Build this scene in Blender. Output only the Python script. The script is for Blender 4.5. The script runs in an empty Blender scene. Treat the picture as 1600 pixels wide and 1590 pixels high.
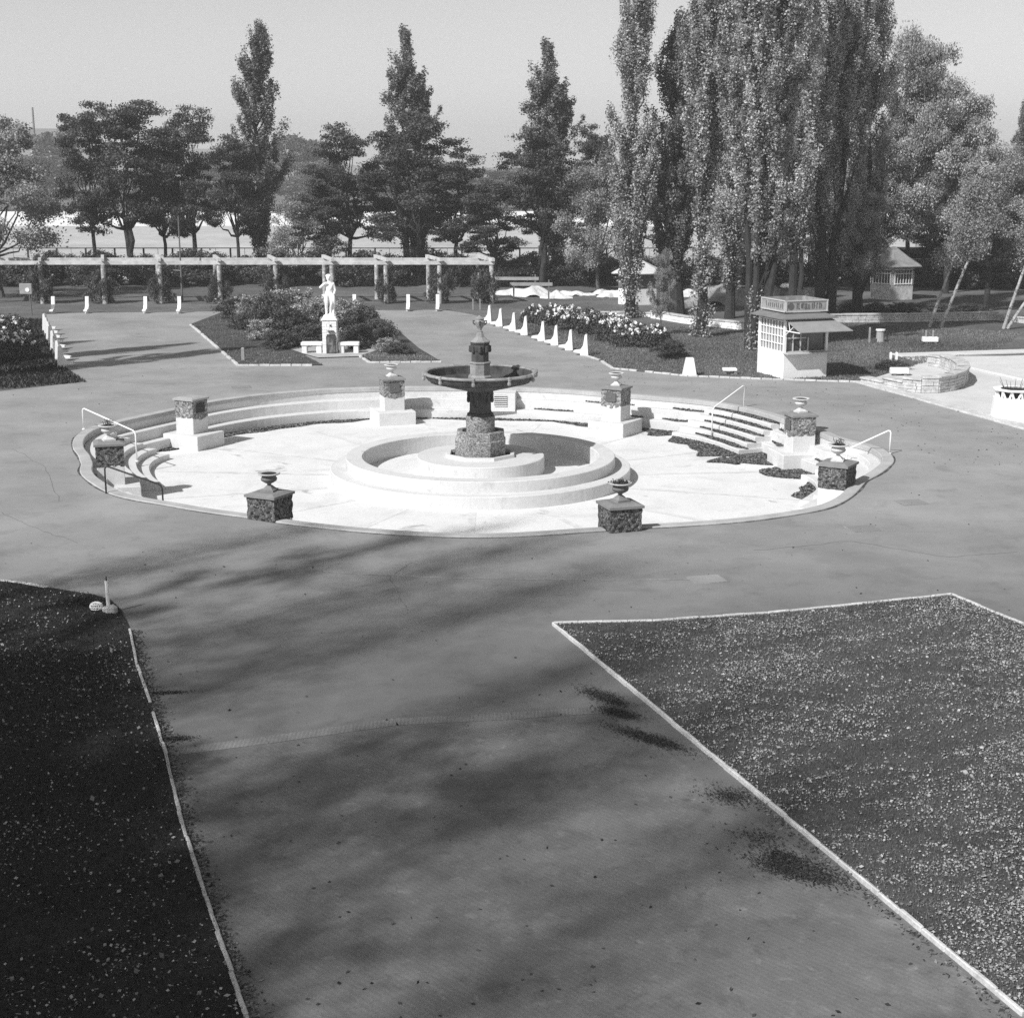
import bpy, bmesh, math, random
import numpy as np
from mathutils import Vector, Matrix
from mathutils.geometry import tessellate_polygon

# ------------------------------------------------------------------ camera, sky, sun, exposure
S = bpy.context.scene
C = S.collection
R = math.radians
HCAM, FPX, HORIZ = 8.5, 2300.0, 262.0          # eye height in metres, focal length and horizon row in photo pixels
TILT = math.atan((795 - HORIZ) / FPX)
cd = bpy.data.cameras.new('camera'); cam = bpy.data.objects.new('camera', cd); C.objects.link(cam)
cd.sensor_fit = 'HORIZONTAL'; cd.sensor_width = 36; cd.lens = FPX / 1600 * 36
cd.clip_start = .1; cd.clip_end = 6000
cam.location = (0, 0, HCAM); cam.rotation_euler = (math.pi / 2 - TILT, 0, 0)
S.camera = cam
SUN_EL, SUN_DX, SUN_DY = 42, .68, .73           # sunlight travels towards +x and +y: from behind the camera's left shoulder
w = bpy.data.worlds.new('World'); S.world = w; w.use_nodes = True
nt = w.node_tree; nt.nodes.clear()
sky = nt.nodes.new('ShaderNodeTexSky'); sky.sky_type = 'NISHITA'; sky.sun_disc = False
sky.sun_elevation = R(SUN_EL); sky.sun_rotation = math.atan2(-SUN_DX, -SUN_DY)
sky.air_density = 1.0; sky.dust_density = .6; sky.ozone_density = 1.0
bw = nt.nodes.new('ShaderNodeRGBToBW')          # the photograph is black and white
bg = nt.nodes.new('ShaderNodeBackground'); bg.inputs[1].default_value = .098
wo = nt.nodes.new('ShaderNodeOutputWorld')
nt.links.new(sky.outputs[0], bw.inputs[0]); nt.links.new(bw.outputs[0], bg.inputs[0]); nt.links.new(bg.outputs[0], wo.inputs[0])
ld = bpy.data.lights.new('sun', 'SUN'); ld.energy = 4.5; ld.angle = R(.9)
sun = bpy.data.objects.new('sun', ld); C.objects.link(sun)
k = math.cos(R(SUN_EL))
sun.rotation_euler = Vector((SUN_DX * k, SUN_DY * k, -math.sin(R(SUN_EL)))).to_track_quat('-Z', 'Y').to_euler()
S.view_settings.view_transform = 'Standard'; S.view_settings.look = 'None'
S.view_settings.exposure = .3; S.view_settings.gamma = 1
S.render.engine = 'CYCLES'
S.cycles.max_bounces = 6; S.cycles.diffuse_bounces = 4; S.cycles.glossy_bounces = 1; S.cycles.transmission_bounces = 2
S.cycles.volume_bounces = 1; S.cycles.transparent_max_bounces = 4
S.cycles.use_denoising = False
S.cycles.caustics_reflective = False; S.cycles.caustics_refractive = False
S.render.resolution_x = 1024; S.render.resolution_y = 1017

HAZE = .0006
SHADE = [  # trees left of the picture whose shadows cross the lawn, the path and the plaza
 ('popS', -27.2, 27.5, 24, 1.1, 'thin poplar outside the picture at the left, first from the basin'),
 ('sparse', -24.8, 26, 24, 1.5, 'thin-crowned tree outside the picture left of the dark lawn, nearest the plaza', 'shade_tree'),
 ('popS', -22.2, 25.5, 28, 2.0, 'thin poplar outside the picture left of the dark lawn, second'),
 ('popS', -19.6, 24, 28, 2.0, 'thin poplar outside the picture left of the dark lawn, third'),
 ('popS', -15.6, 20.5, 28, 1.9, 'thin poplar outside the picture left of the dark lawn, fourth'),
 ('sparse', -14.0, 19, 26, 2.8, 'thin-crowned tree outside the picture left of the dark lawn, fifth', 'shade_tree'),
 ('popS', -12.8, 18.5, 28, 2.3, 'thin poplar outside the picture level with the camera'),
 ('popS', -9.8, 17, 28, 2.3, 'thin poplar outside the picture behind the camera'),
 ('locA', -21.5, 12.5, 12, 3.8, 'broad tree outside the picture beside the left lawn', 'shade_tree'),
 ('locA', -18.5, 11.5, 13, 3.8, 'broad tree outside the picture beside the middle of the left lawn', 'shade_tree'),
 ('locB', -15.5, 9.5, 13, 3.9, 'broad tree outside the picture at the lower left', 'shade_tree'),
 ('locC', -26.5, 12, 12, 3.6, 'broad tree outside the picture at the upper left of the lawn', 'shade_tree'),
 ('locA', -12.5, 8.5, 14, 3.4, 'broad tree outside the picture behind the camera', 'shade_tree'),
 ('popA', -58, 44, 16, 1.3, 'poplar outside the picture left of the statue plaza, first'),
 ('popB', -61.5, 43, 16, 1.4, 'poplar outside the picture left of the statue plaza, second'),
 ('popA', -66, 40, 16, 1.3, 'poplar outside the picture left of the statue plaza, third'),
]
rng = random.Random(7)
NR = np.random.default_rng(11)
CT, ST = math.cos(TILT), math.sin(TILT)

def G(px, py, z=0.):
    """ground point (at height z) that the photograph shows at pixel px, py"""
    x = (px - 800) / FPX; y = (795 - py) / FPX
    s = (z - HCAM) / (-ST + y * CT)
    return (s * x, s * (CT + y * ST))

def XA(px, Y, z=0.):
    """world x of photo column px at distance Y, height z"""
    return (px - 800) / FPX * (Y * CT - (z - HCAM) * ST)

def ZA(py, Y):
    """height that photo row py shows at distance Y"""
    y = (795 - py) / FPX
    return HCAM + Y / (CT + y * ST) * (-ST + y * CT)

# ------------------------------------------------------------------ materials (greys: the photograph has no colour)
MATS = {}
def mat(name, v, rough=.85, var=.15, scale=3., fine=.1, fscale=40., bump=.0, bscale=60., coord='Object', spec=.3, cells=None, stains=None, rib=None, near_dark=None):
    m = bpy.data.materials.new(name); m.use_nodes = True; n = m.node_tree.nodes; l = m.node_tree.links
    p = n['Principled BSDF']; p.inputs['Roughness'].default_value = rough
    p.inputs['Specular IOR Level'].default_value = spec
    if coord == 'World':
        g = n.new('ShaderNodeNewGeometry'); co = g.outputs['Position']
    else:
        g = n.new('ShaderNodeTexCoord'); co = g.outputs['Object']
    def noise(sc, det=4, ro=.6, dist=0.):
        t = n.new('ShaderNodeTexNoise'); t.inputs['Scale'].default_value = sc; t.inputs['Detail'].default_value = det
        t.inputs['Roughness'].default_value = ro; t.inputs['Distortion'].default_value = dist
        l.new(co, t.inputs['Vector']); return t.outputs[0]
    def rng_(src, a, b, c, d):
        t = n.new('ShaderNodeMapRange'); l.new(src, t.inputs[0])
        for i, q in enumerate((a, b, c, d)): t.inputs[i + 1].default_value = q
        return t.outputs[0]
    def mul(a, b):
        t = n.new('ShaderNodeMath'); t.operation = 'MULTIPLY'
        for i, q in enumerate((a, b)):
            if isinstance(q, (int, float)): t.inputs[i].default_value = q
            else: l.new(q, t.inputs[i])
        return t.outputs[0]
    val = mul(rng_(noise(scale), .3, .7, 1 - var, 1 + var), rng_(noise(fscale, 3, .7), .3, .7, 1 - fine, 1 + fine))
    hgt = noise(bscale, 4, .65)
    if cells:                                    # rubble / pebble faces: (scale, light, dark joint)
        vo = n.new('ShaderNodeTexVoronoi'); vo.inputs['Scale'].default_value = cells[0]; l.new(co, vo.inputs['Vector'])
        vd = n.new('ShaderNodeTexVoronoi'); vd.feature = 'DISTANCE_TO_EDGE'; vd.inputs['Scale'].default_value = cells[0]; l.new(co, vd.inputs['Vector'])
        vb = n.new('ShaderNodeRGBToBW'); l.new(vo.outputs['Color'], vb.inputs[0])
        val = mul(val, rng_(vb.outputs[0], .2, .8, cells[1], cells[2]))
        val = mul(val, rng_(vd.outputs['Distance'], 0., .12, cells[3], 1.))
        hgt = vd.outputs['Distance']
    for st in (stains or []):                    # (scale, threshold lo, hi, multiplier at full)
        val = mul(val, rng_(noise(st[0], 5, .62, st[4] if len(st) > 4 else .4), st[1], st[2], 1., st[3]))
    if rib:
        wv = n.new('ShaderNodeTexWave'); wv.inputs['Scale'].default_value = rib[0]; wv.inputs['Distortion'].default_value = 1.2
        wv.bands_direction = rib[2]; l.new(co, wv.inputs['Vector'])
        val = mul(val, rng_(wv.outputs['Fac'], 0, 1, 1 - rib[1], 1 + rib[1]))
    if near_dark:                                     # darker towards the camera, across a ragged edge
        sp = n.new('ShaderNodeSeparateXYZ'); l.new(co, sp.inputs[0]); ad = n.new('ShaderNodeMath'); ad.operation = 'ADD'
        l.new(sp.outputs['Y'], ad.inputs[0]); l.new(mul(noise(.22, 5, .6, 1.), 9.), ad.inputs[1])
        val = mul(val, rng_(ad.outputs[0], near_dark[0], near_dark[1], near_dark[2], 1.))
    val = mul(val, v)
    cb = n.new('ShaderNodeCombineColor')
    for i in range(3): l.new(val, cb.inputs[i])
    l.new(cb.outputs[0], p.inputs['Base Color'])
    if bump:
        b = n.new('ShaderNodeBump'); b.inputs['Strength'].default_value = bump; b.inputs['Distance'].default_value = .02
        l.new(hgt, b.inputs['Height']); l.new(b.outputs[0], p.inputs['Normal'])
    MATS[name] = m
    return m

def leafmat(name, v, var=.45, trans=.25, gloss=.0):
    m = bpy.data.materials.new(name); m.use_nodes = True; n = m.node_tree.nodes; l = m.node_tree.links
    p = n['Principled BSDF']; p.inputs['Roughness'].default_value = .55; p.inputs['Specular IOR Level'].default_value = .35 + gloss
    a = n.new('ShaderNodeAttribute'); a.attribute_name = 'tone'
    t = n.new('ShaderNodeMapRange'); l.new(a.outputs['Fac'], t.inputs[0])
    t.inputs[3].default_value = v * (1 - var); t.inputs[4].default_value = v * (1 + var)
    cb = n.new('ShaderNodeCombineColor')
    for i in range(3): l.new(t.outputs[0], cb.inputs[i])
    l.new(cb.outputs[0], p.inputs['Base Color'])
    tr = n.new('ShaderNodeBsdfTranslucent'); l.new(cb.outputs[0], tr.inputs[0])
    mx = n.new('ShaderNodeMixShader'); mx.inputs[0].default_value = trans
    l.new(p.outputs[0], mx.inputs[1]); l.new(tr.outputs[0], mx.inputs[2]); l.new(mx.outputs[0], n['Material Output'].inputs[0])
    MATS[name] = m
    return m

mat('asphalt', .285, .9, .14, .35, .22, 55, .12, 160, 'World', stains=[(.16, .48, .72, .80), (.9, .54, .72, .82), (2.4, .56, .72, .88), (6., .64, .74, .7), (16., .68, .74, .6)], near_dark=(29., 41., .52))
mat('path_asphalt', .14, .85, .14, .5, .24, 70, .2, 160, 'World', stains=[(.35, .42, .68, 1.30), (1.3, .5, .70, 1.25), (5., .58, .72, 1.35), (1.1, .54, .70, .72), (3., .58, .72, .72), (14., .64, .72, .65), (30., .66, .72, 1.5)], rib=(5.5, .05, 'DIAGONAL'))
mat('cross_asphalt', .23, .85, .14, .4, .18, 60, .15, 160, 'World', stains=[(.22, .42, .68, 1.35), (.7, .60, .75, .78)])
mat('grass_ground', .065, .95, .28, .5, .35, 14, .5, 30, 'World', stains=[(1.2, .5, .7, .6)])
mat('park_grass', .11, .95, .28, .25, .3, 6, .5, 20, 'World', stains=[(.12, .5, .68, 1.5), (.5, .52, .7, .62)])
mat('meadow', .42, .95, .15, .05, .15, .6, 0, 1, 'World')
mat('pale_sand', .78, .95, .1, .02, .12, .3, 0, 1, 'World')
mat('apron_dust', .56, .95, .12, .5, .12, 25, .2, 60, 'World', stains=[(.5, .55, .75, .85)])
mat('white_concrete', .60, .8, .06, .8, .05, 12, .2, 50, 'World', stains=[(1.6, .56, .75, .80), (5, .58, .76, .84), (16, .64, .74, .75), (.9, .62, .72, .75, 2.)])
mat('floor_concrete', .68, .85, .06, .5, .06, 10, .15, 40, 'World', stains=[(.8, .50, .72, .86), (.42, .62, .70, .55, 1.8), (3, .60, .74, .84), (9, .62, .74, .75), (22, .68, .74, .5)])
mat('grey_concrete', .40, .85, .15, 1.5, .12, 25, .2, 50, 'World')
mat('kerb_white', .52, .8, .2, 3., .2, 20, .3, 50, 'World')
mat('rough_stone', .24, .9, .25, 1.5, .2, 30, 1., 30, cells=(19, .45, 1.6, .3))
mat('dark_rough_stone', .085, .9, .25, 1.5, .2, 30, 1., 30, cells=(19, .3, 2.3, .25))
mat('cap_stone', .21, .85, .15, 3, .12, 30, .2, 60)
mat('pale_cap_stone', .34, .85, .12, 3, .1, 30, .2, 60)
mat('plaque_bronze', .10, .5, .1, 8, .1, 40)
mat('dark_plaque', .025, .6, .1, 8, .1, 40)
mat('urn_pale', .55, .8, .15, 5, .1, 30, .2, 60)
mat('urn_dark', .16, .75, .25, 5, .15, 30, .3, 60)
mat('rim_pale', .42, .8, .15, 5, .1, 30)
mat('soil', .025, .95, .3, 10, .3, 50, .5, 60)
mat('pebble_stone', .28, .9, .2, 2, .2, 30, .8, 30, cells=(26, .5, 1.5, .45))
mat('fountain_stone', .07, .8, .35, 2.2, .2, 25, .35, 40, spec=.2, stains=[(3, .5, .7, .45)])
mat('fountain_pale', .27, .7, .25, 2.2, .2, 25, .3, 40, stains=[(3, .5, .7, .6)])
mat('marble', .84, .6, .04, 3, .03, 20, .1, 40)
mat('ashlar', .50, .85, .25, 3, .2, 20, .6, 30, stains=[(4, .55, .7, .65)])
mat('ashlar_white', .78, .85, .1, 3, .1, 20, .4, 40)
mat('dark_slab', .06, .5, .4, 3, .2, 20, .3, 40, stains=[(3, .5, .62, 2.5)])
mat('white_paint', .82, .6, .04, 2, .03, 20)
mat('grey_paint', .46, .6, .05, 2, .03, 20)
mat('dark_metal', .04, .5, .1, 5, .1, 20)
mat('sign_face', .27, .8, .3, 4, .2, 30)
mat('roof_felt', .17, .9, .12, 2, .1, 20, .2, 50)
mat('awning_board', .26, .85, .12, 2, .1, 20, .2, 50)
mat('shingle', .24, .9, .2, 3, .2, 20, .4, 30, rib=(6, .2, 'Z'))
mat('window_glass', .05, .15, .3, 1.5, .1, 10, spec=.6)
mat('curtain', .20, .9, .3, 2.5, .2, 12)
mat('timber', .30, .9, .2, 3, .15, 30, .2, 40)
mat('pergola_timber', .50, .9, .25, 2, .12, 25, .2, 40)
mat('pergola_post', .42, .9, .2, 2, .2, 14, .3, 30, cells=(5, .75, 1.25, .6))
mat('wood_grey', .14, .9, .2, 3, .15, 30, .2, 40)
mat('sand_heap', .62, .95, .15, 2, .15, 20, .5, 20)
mat('earth_heap', .26, .95, .25, 1.2, .25, 10, .6, 12)
mat('bark_dark', .035, .9, .35, 3, .3, 20, .8, 20)
mat('bark_grey', .10, .9, .35, 3, .3, 20, .8, 20)
mat('bark_birch', .34, .85, .3, 2, .3, 12, .4, 20, stains=[(5, .52, .6, .25)])
mat('old_wall', .20, .95, .35, .7, .2, 6, .3, 20, stains=[(.5, .5, .65, 1.7)])
mat('hill_wood', .08, .95, .2, .02, .2, .2, 0, 1, 'World')
leafmat('leaf_locust', .08, .8, .22)
leafmat('leaf_poplar', .33, .75, .22, .2)
leafmat('leaf_poplar_dark', .165, .7, .22, .1)
leafmat('leaf_pale', .30, .5, .3, .1)
leafmat('leaf_shrub', .095, .6, .2)
leafmat('leaf_rose', .085, .6, .2)
leafmat('leaf_far', .12, .4, .2)
leafmat('blossom', .9, .25, .2)
leafmat('blade', .135, .6, .25)
leafmat('blade_far', .17, .6, .25)
leafmat('blade_shade', .030, .6, .25)  # darker copy of the grass blade, shade put into its colour
leafmat('fallen', .30, .65, .1)
leafmat('fallen_dark', .045, .7, .1)
leafmat('litter_basin', .13, .8, .1)

# ------------------------------------------------------------------ mesh helpers
class MB:
    def __init__(s): s.v = []; s.f = []
    def add(s, v, f):
        o = len(s.v); s.v += [tuple(q) for q in v]; s.f += [tuple(i + o for i in q) for q in f]; return s
    def box(s, c, d, rz=0, taper=1., rx=0, ry=0):
        hx, hy, hz = d[0] / 2, d[1] / 2, d[2] / 2
        m = Matrix.Translation(c) @ Matrix.Rotation(rz, 4, 'Z') @ Matrix.Rotation(ry, 4, 'Y') @ Matrix.Rotation(rx, 4, 'X')
        v = [m @ Vector((x * hx * (taper if z > 0 else 1), y * hy * (taper if z > 0 else 1), z * hz)) for z in (-1, 1) for x, y in ((-1, -1), (1, -1), (1, 1), (-1, 1))]
        return s.add(v, [(3, 2, 1, 0), (4, 5, 6, 7), (0, 1, 5, 4), (1, 2, 6, 5), (2, 3, 7, 6), (3, 0, 4, 7)])
    def bbox(s, c, d, b=.015, rz=0):
        """box with chamfered vertical and top edges"""
        hx, hy, hz = d[0] / 2, d[1] / 2, d[2] / 2
        def ring(x, y, z): return [(-x, -y + b, z), (-x + b, -y, z), (x - b, -y, z), (x, -y + b, z), (x, y - b, z), (x - b, y, z), (-x + b, y, z), (-x, y - b, z)]
        v = ring(hx, hy, -hz) + ring(hx, hy, hz - b) + ring(hx - b, hy - b, hz)
        m = Matrix.Translation(c) @ Matrix.Rotation(rz, 4, 'Z'); v = [m @ Vector(q) for q in v]
        f = [tuple(range(7, -1, -1)), tuple(range(16, 24))]
        for k in (0, 8):
            for i in range(8): f.append((k + i, k + (i + 1) % 8, k + 8 + (i + 1) % 8, k + 8 + i))
        return s.add(v, f)
    def tube(s, pts, rad, n=8, cap=True):
        pts = [Vector(p) for p in pts]
        if isinstance(rad, (int, float)): rad = [rad] * len(pts)
        v = []; f = []
        d0 = (pts[1] - pts[0]).normalized(); a = d0.orthogonal().normalized()
        for i, p in enumerate(pts):
            d = (pts[min(i + 1, len(pts) - 1)] - pts[max(i - 1, 0)]).normalized()
            a = (a - d * a.dot(d)).normalized(); b = d.cross(a)
            for k in range(n):
                t = 2 * math.pi * k / n; v.append(p + (a * math.cos(t) + b * math.sin(t)) * rad[i])
        for i in range(len(pts) - 1):
            for k in range(n): f.append((i * n + k, i * n + (k + 1) % n, (i + 1) * n + (k + 1) % n, (i + 1) * n + k))
        if cap: f.append(tuple(range(n - 1, -1, -1))); f.append(tuple((len(pts) - 1) * n + k for k in range(n)))
        return s.add(v, f)
    def lathe(s, prof, n=32, c=(0, 0, 0), rot=0., flute=0, fl=0., ring=False):
        v = []; f = []; m = len(prof)
        for k in range(n):
            t = 2 * math.pi * k / n + rot
            q = 1 - (fl * (.5 - .5 * math.cos(flute * t)) if flute else 0)
            for r, z in prof: v.append((c[0] + r * q * math.cos(t), c[1] + r * q * math.sin(t), c[2] + z))
        for k in range(n):
            k2 = (k + 1) % n
            for i in range(m - 1): f.append((k * m + i, k2 * m + i, k2 * m + i + 1, k * m + i + 1))
            if ring: f.append((k * m + m - 1, k2 * m + m - 1, k2 * m, k * m))
        if ring: return s.add(v, f)
        if prof[0][0] > 1e-4: f.append(tuple(k * m for k in range(n - 1, -1, -1)))
        if prof[-1][0] > 1e-4: f.append(tuple(k * m + m - 1 for k in range(n)))
        return s.add(v, f)
    def prism(s, poly, z0, z1):
        n = len(poly); v = [(x, y, z0) for x, y in poly] + [(x, y, z1) for x, y in poly]
        f = [tuple(range(n - 1, -1, -1)), tuple(range(n, 2 * n))] + [(i, (i + 1) % n, n + (i + 1) % n, n + i) for i in range(n)]
        return s.add(v, f)

def prop(o, label=None, cat=None, group=None, kind=None):
    if label: o['label'] = label
    if cat: o['category'] = cat
    if group: o['group'] = group
    if kind: o['kind'] = kind
    return o

def fixn(me):
    bm = bmesh.new(); bm.from_mesh(me); bmesh.ops.recalc_face_normals(bm, faces=bm.faces); bm.to_mesh(me); bm.free()

def obj(name, mb, m, parent=None, smooth=False, **kw):
    me = bpy.data.meshes.new(name); me.from_pydata(mb.v, [], mb.f); fixn(me)
    me.materials.append(MATS[m])
    if smooth:
        me.shade_smooth()
        if smooth != 'all': 
            try: me.set_sharp_from_angle(angle=R(40))
            except Exception: pass
    o = bpy.data.objects.new(name, me); C.objects.link(o)
    if parent: o.parent = parent
    return prop(o, **kw)

def thing(name, label, cat, loc=(0, 0, 0), rz=0, group=None):
    o = bpy.data.objects.new(name, None); C.objects.link(o); o.empty_display_size = .3
    o.location = (loc[0], loc[1], loc[2] if len(loc) > 2 else 0); o.rotation_euler = (0, 0, rz)
    return prop(o, label, cat, group)

def dup(root, label, loc, rz=0, scale=(1, 1, 1), group=None, cat=None):
    r = root.copy(); C.objects.link(r); r.location = (loc[0], loc[1], loc[2] if len(loc) > 2 else 0)
    r.rotation_euler = (0, 0, rz); r.scale = scale; r['label'] = label
    if group: r['group'] = group
    if cat: r['category'] = cat
    for ch in list(root.children):
        c = ch.copy(); C.objects.link(c); c.parent = r
        for g in list(ch.children):
            d = g.copy(); C.objects.link(d); d.parent = c
    return r

def sheet(name, outer, z, m, holes=(), **kw):
    """flat polygon sheet, with holes, tessellated"""
    loops = [[Vector((x, y, 0)) for x, y in outer]] + [[Vector((x, y, 0)) for x, y in h] for h in holes]
    pts = [p for lp in loops for p in lp]
    tri = tessellate_polygon(loops)
    me = bpy.data.meshes.new(name); me.from_pydata([(p.x, p.y, z) for p in pts], [], [tuple(t) for t in tri])
    bm = bmesh.new(); bm.from_mesh(me)
    for f in bm.faces:
        f.normal_update()
        if f.normal.z < 0: f.normal_flip()
    bm.to_mesh(me); bm.free()
    me.materials.append(MATS[m])
    o = bpy.data.objects.new(name, me); C.objects.link(o)
    return prop(o, kind='structure', **kw) if 'kind' not in kw else prop(o, **kw)

def inpoly(x, y, poly):
    p = np.asarray(poly); n = len(p); ins = np.zeros(len(x), bool); j = n - 1
    for i in range(n):
        c = ((p[i, 1] > y) != (p[j, 1] > y)) & (x < (p[j, 0] - p[i, 0]) * (y - p[i, 1]) / (p[j, 1] - p[i, 1] + 1e-12) + p[i, 0])
        ins ^= c; j = i
    return ins

def leafmesh(name, P, size, m, parent=None, flat=0., asp=.62, tone=None, seed=0, up=False, kind=None, **kw):
    """one mesh of many small leaf-shaped faces at points P"""
    r = np.random.default_rng(seed + len(P)); n = len(P)
    u = r.normal(size=(n, 3)); u[:, 2] *= (1 - flat); u /= np.linalg.norm(u, axis=1)[:, None] + 1e-9
    w_ = r.normal(size=(n, 3)); w_[:, 2] *= (1 - flat); v = np.cross(u, np.cross(u, w_)); v /= np.linalg.norm(v, axis=1)[:, None] + 1e-9
    if up:                                        # grass blades: long axis mostly up
        u = r.normal(size=(n, 3)) * .45; u[:, 2] = 1; u /= np.linalg.norm(u, axis=1)[:, None]
        v = np.cross(u, r.normal(size=(n, 3))); v /= np.linalg.norm(v, axis=1)[:, None]
    s = (np.asarray(size) * r.uniform(.65, 1.35, n))[:, None]
    if up:
        V = np.stack([P - v * s * asp * .5, P + v * s * asp * .5, P + u * s], 1); k = 3
    else:
        V = np.stack([P - u * s * .5, P + v * s * asp * .5, P + u * s * .5, P - v * s * asp * .5], 1); k = 4
    me = bpy.data.meshes.new(name)
    me.vertices.add(n * k); me.vertices.foreach_set('co', V.reshape(-1).astype(np.float32))
    me.loops.add(n * k); me.loops.foreach_set('vertex_index', np.arange(n * k, dtype=np.int32))
    me.polygons.add(n); me.polygons.foreach_set('loop_start', np.arange(0, n * k, k, dtype=np.int32))
    me.polygons.foreach_set('loop_total', np.full(n, k, dtype=np.int32))
    a = me.attributes.new('tone', 'FLOAT', 'FACE')
    t = r.uniform(0, 1, n) if tone is None else np.clip(tone + r.uniform(-.3, .3, n), 0, 1)
    a.data.foreach_set('value', t.astype(np.float32))
    me.update(); me.materials.append(MATS[m])
    o = bpy.data.objects.new(name, me); C.objects.link(o)
    if parent: o.parent = parent
    return prop(o, kind=kind, **kw)

# ------------------------------------------------------------------ the sunken basin's outline
BC = (-1.12, 45.8)                              # centre of the basin
FZ = -1.1                                       # floor of the basin
RIM = [(-180, 12.35), (-176, 12.52), (-170.6, 12.15), (-163.6, 11.98), (-159.6, 12.09), (-155, 12.12), (-149.4, 12.09), (-141, 12.12),
       (-136.7, 11.94), (-132, 11.72), (-118.4, 11.49), (-107.5, 11.72), (-99.3, 11.91), (-89.6, 12.13), (-84.7, 12.12), (-77.2, 11.95),
       (-69.3, 11.97), (-57.2, 12.55), (-47.3, 12.9), (-44.3, 12.95), (-39, 12.8), (-32.5, 12.52), (-28, 12.36), (-23.2, 12.5), (-17.3, 12.66),
       (-13.5, 12.8), (-8, 12.76), (-2.4, 12.55), (1.7, 12.03), (5.1, 11.75), (12.9, 11.58), (21.9, 11.5), (29.5, 11.65), (38, 11.82), (45.4, 11.9),
       (58.7, 11.6), (66.9, 11.6), (79.3, 11.95), (90.5, 12.15), (98, 12.25), (108, 12.66), (119, 13.08), (125, 13.14), (132, 13.2), (140, 13.1), (149.7, 12.8),
       (156, 12.9), (162, 13.07), (165.4, 13.22), (170.3, 13.2), (175.9, 13.0), (180, 12.7)]
RA = np.radians([a for a, _ in RIM]); RRv = np.array([r for _, r in RIM]); RRv[0] = RRv[-1] = 12.75; 
def rr(t):
    t = (t + math.pi) % (2 * math.pi) - math.pi
    a = 0.
    for d in (-.03, -.015, 0, .015, .03): a += float(np.interp(t + d, RA, RRv, period=2 * math.pi))
    return a / 5 - .30 * min(1, max(0, (.55 - math.sin(t)) / .5))
NB = 240
TH = [2 * math.pi * i / NB for i in range(NB)]
def pol(t, r): return (BC[0] + r * math.cos(t), BC[1] + r * math.sin(t))
rimloop = [pol(t, rr(t) + .02) for t in TH]
rimouter = [pol(t, rr(t) + .30) for t in TH]

# ------------------------------------------------------------------ ground sheets
big = [(-2500, -300), (2500, -300), (2500, 2600), (-2500, 2600)]
sheet('ground', big, -.012, 'park_grass', [[pol(t, rr(t) + .34) for t in TH[::2]]])
FENCE_Y = 115.
sheet('meadow', [(-260, FENCE_Y + .2), (260, FENCE_Y + .2), (500, 224), (-500, 224)], -.004, 'meadow')
sheet('sand_field', [(-500, 224), (500, 224), (620, 300), (-620, 300)], -.002, 'pale_sand')
P = lambda *a: [G(x, y) for x, y in a]
k1, k2 = G(1345, 597), G(1600, 668)
def ext(a, b, X): t = (X - a[0]) / (b[0] - a[0]); return (X, a[1] + t * (b[1] - a[1]))
kR = ext(k1, k2, 30)
gl = ext(G(135, 597), G(0, 612), -45)
plaza = [(-45, -12), (60, -12), (60, kR[1]), kR, k1] + P((1190, 592), (1075, 588), (990, 580), (955, 575), (935, 562), (913, 555), (765, 505), (748, 494), (725, 489), (690, 484), (400, 486), (120, 489), (72, 491), (86, 535), (103, 574), (136, 596)) + [gl]
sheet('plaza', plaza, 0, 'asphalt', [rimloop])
apron = [k1, kR, (75, kR[1] - .5), (75, G(1400, 553)[1])] + P((1400, 556), (1440, 566), (1345, 597))[:-1]
sheet('pool_apron', apron, -.006, 'apron_dust')

LL = P((203, 985), (214, 1040), (235, 1100), (259, 1180), (285, 1290), (330, 1430), (385, 1590)) 
LLtop = P((0, 908), (40, 913), (75, 919), (110, 925), (145, 930), (172, 938), (190, 955))
left_lawn = [ext(G(75, 919), G(0, 908), -45)] + LLtop + LL + [(-1.9, 8.), (-1.9, -11.9), (-44.9, -11.9)]
mat('shade_turf', .024, .95, .28, .5, .35, 14, .5, 30, 'World')  # lawn ground again, with the left lawn's shade painted into the colour
sheet('left_lawn', left_lawn, .03, 'shade_turf')
RA_, RB_, RC_, RD_ = G(864, 976), G(1487, 931), G(1600, 978), G(1600, 1588)
rc2 = ext(RB_, RC_, 16); rd2 = (RA_[0] + (RD_[0] - RA_[0]) * 1.9, RA_[1] + (RD_[1] - RA_[1]) * 1.9)
RBm = G(1200, 960)
right_lawn = [RA_, RD_, rd2, (16, rd2[1]), rc2, RB_, RBm, G(1020, 972)]
sheet('right_lawn', right_lawn, .03, 'grass_ground')
seamL, seamR = G(255, 1168), G(950, 1104)
seam = P((262, 1170), (420, 1150), (620, 1122), (800, 1113), (945, 1103))
pathp = [LL[3], LL[4], LL[5], LL[6], (-1.9, 8), (-1.9, -11.9), (12, -11.9), rd2, RD_] + seam[::-1]
# a darker surfacing crosses in front of the lawns and runs down the path
cross = P((180, 936), (330, 905), (480, 893), (640, 900), (790, 930), (900, 960), (864, 976)) + [tuple(np.array(RA_) * .55 + np.array(RD_) * .45 - np.array([.02, 0]))] + seam[::-1] + LL[2::-1]
cross = P((196, 958), (330, 935), (520, 920), (700, 935), (830, 962), (862, 976)) + P((945, 1060),) + [(seam[-1][0] + .05, seam[-1][1])] + seam[::-1] + LL[2::-1]
sheet('path', pathp, .004, 'path_asphalt')

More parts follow.
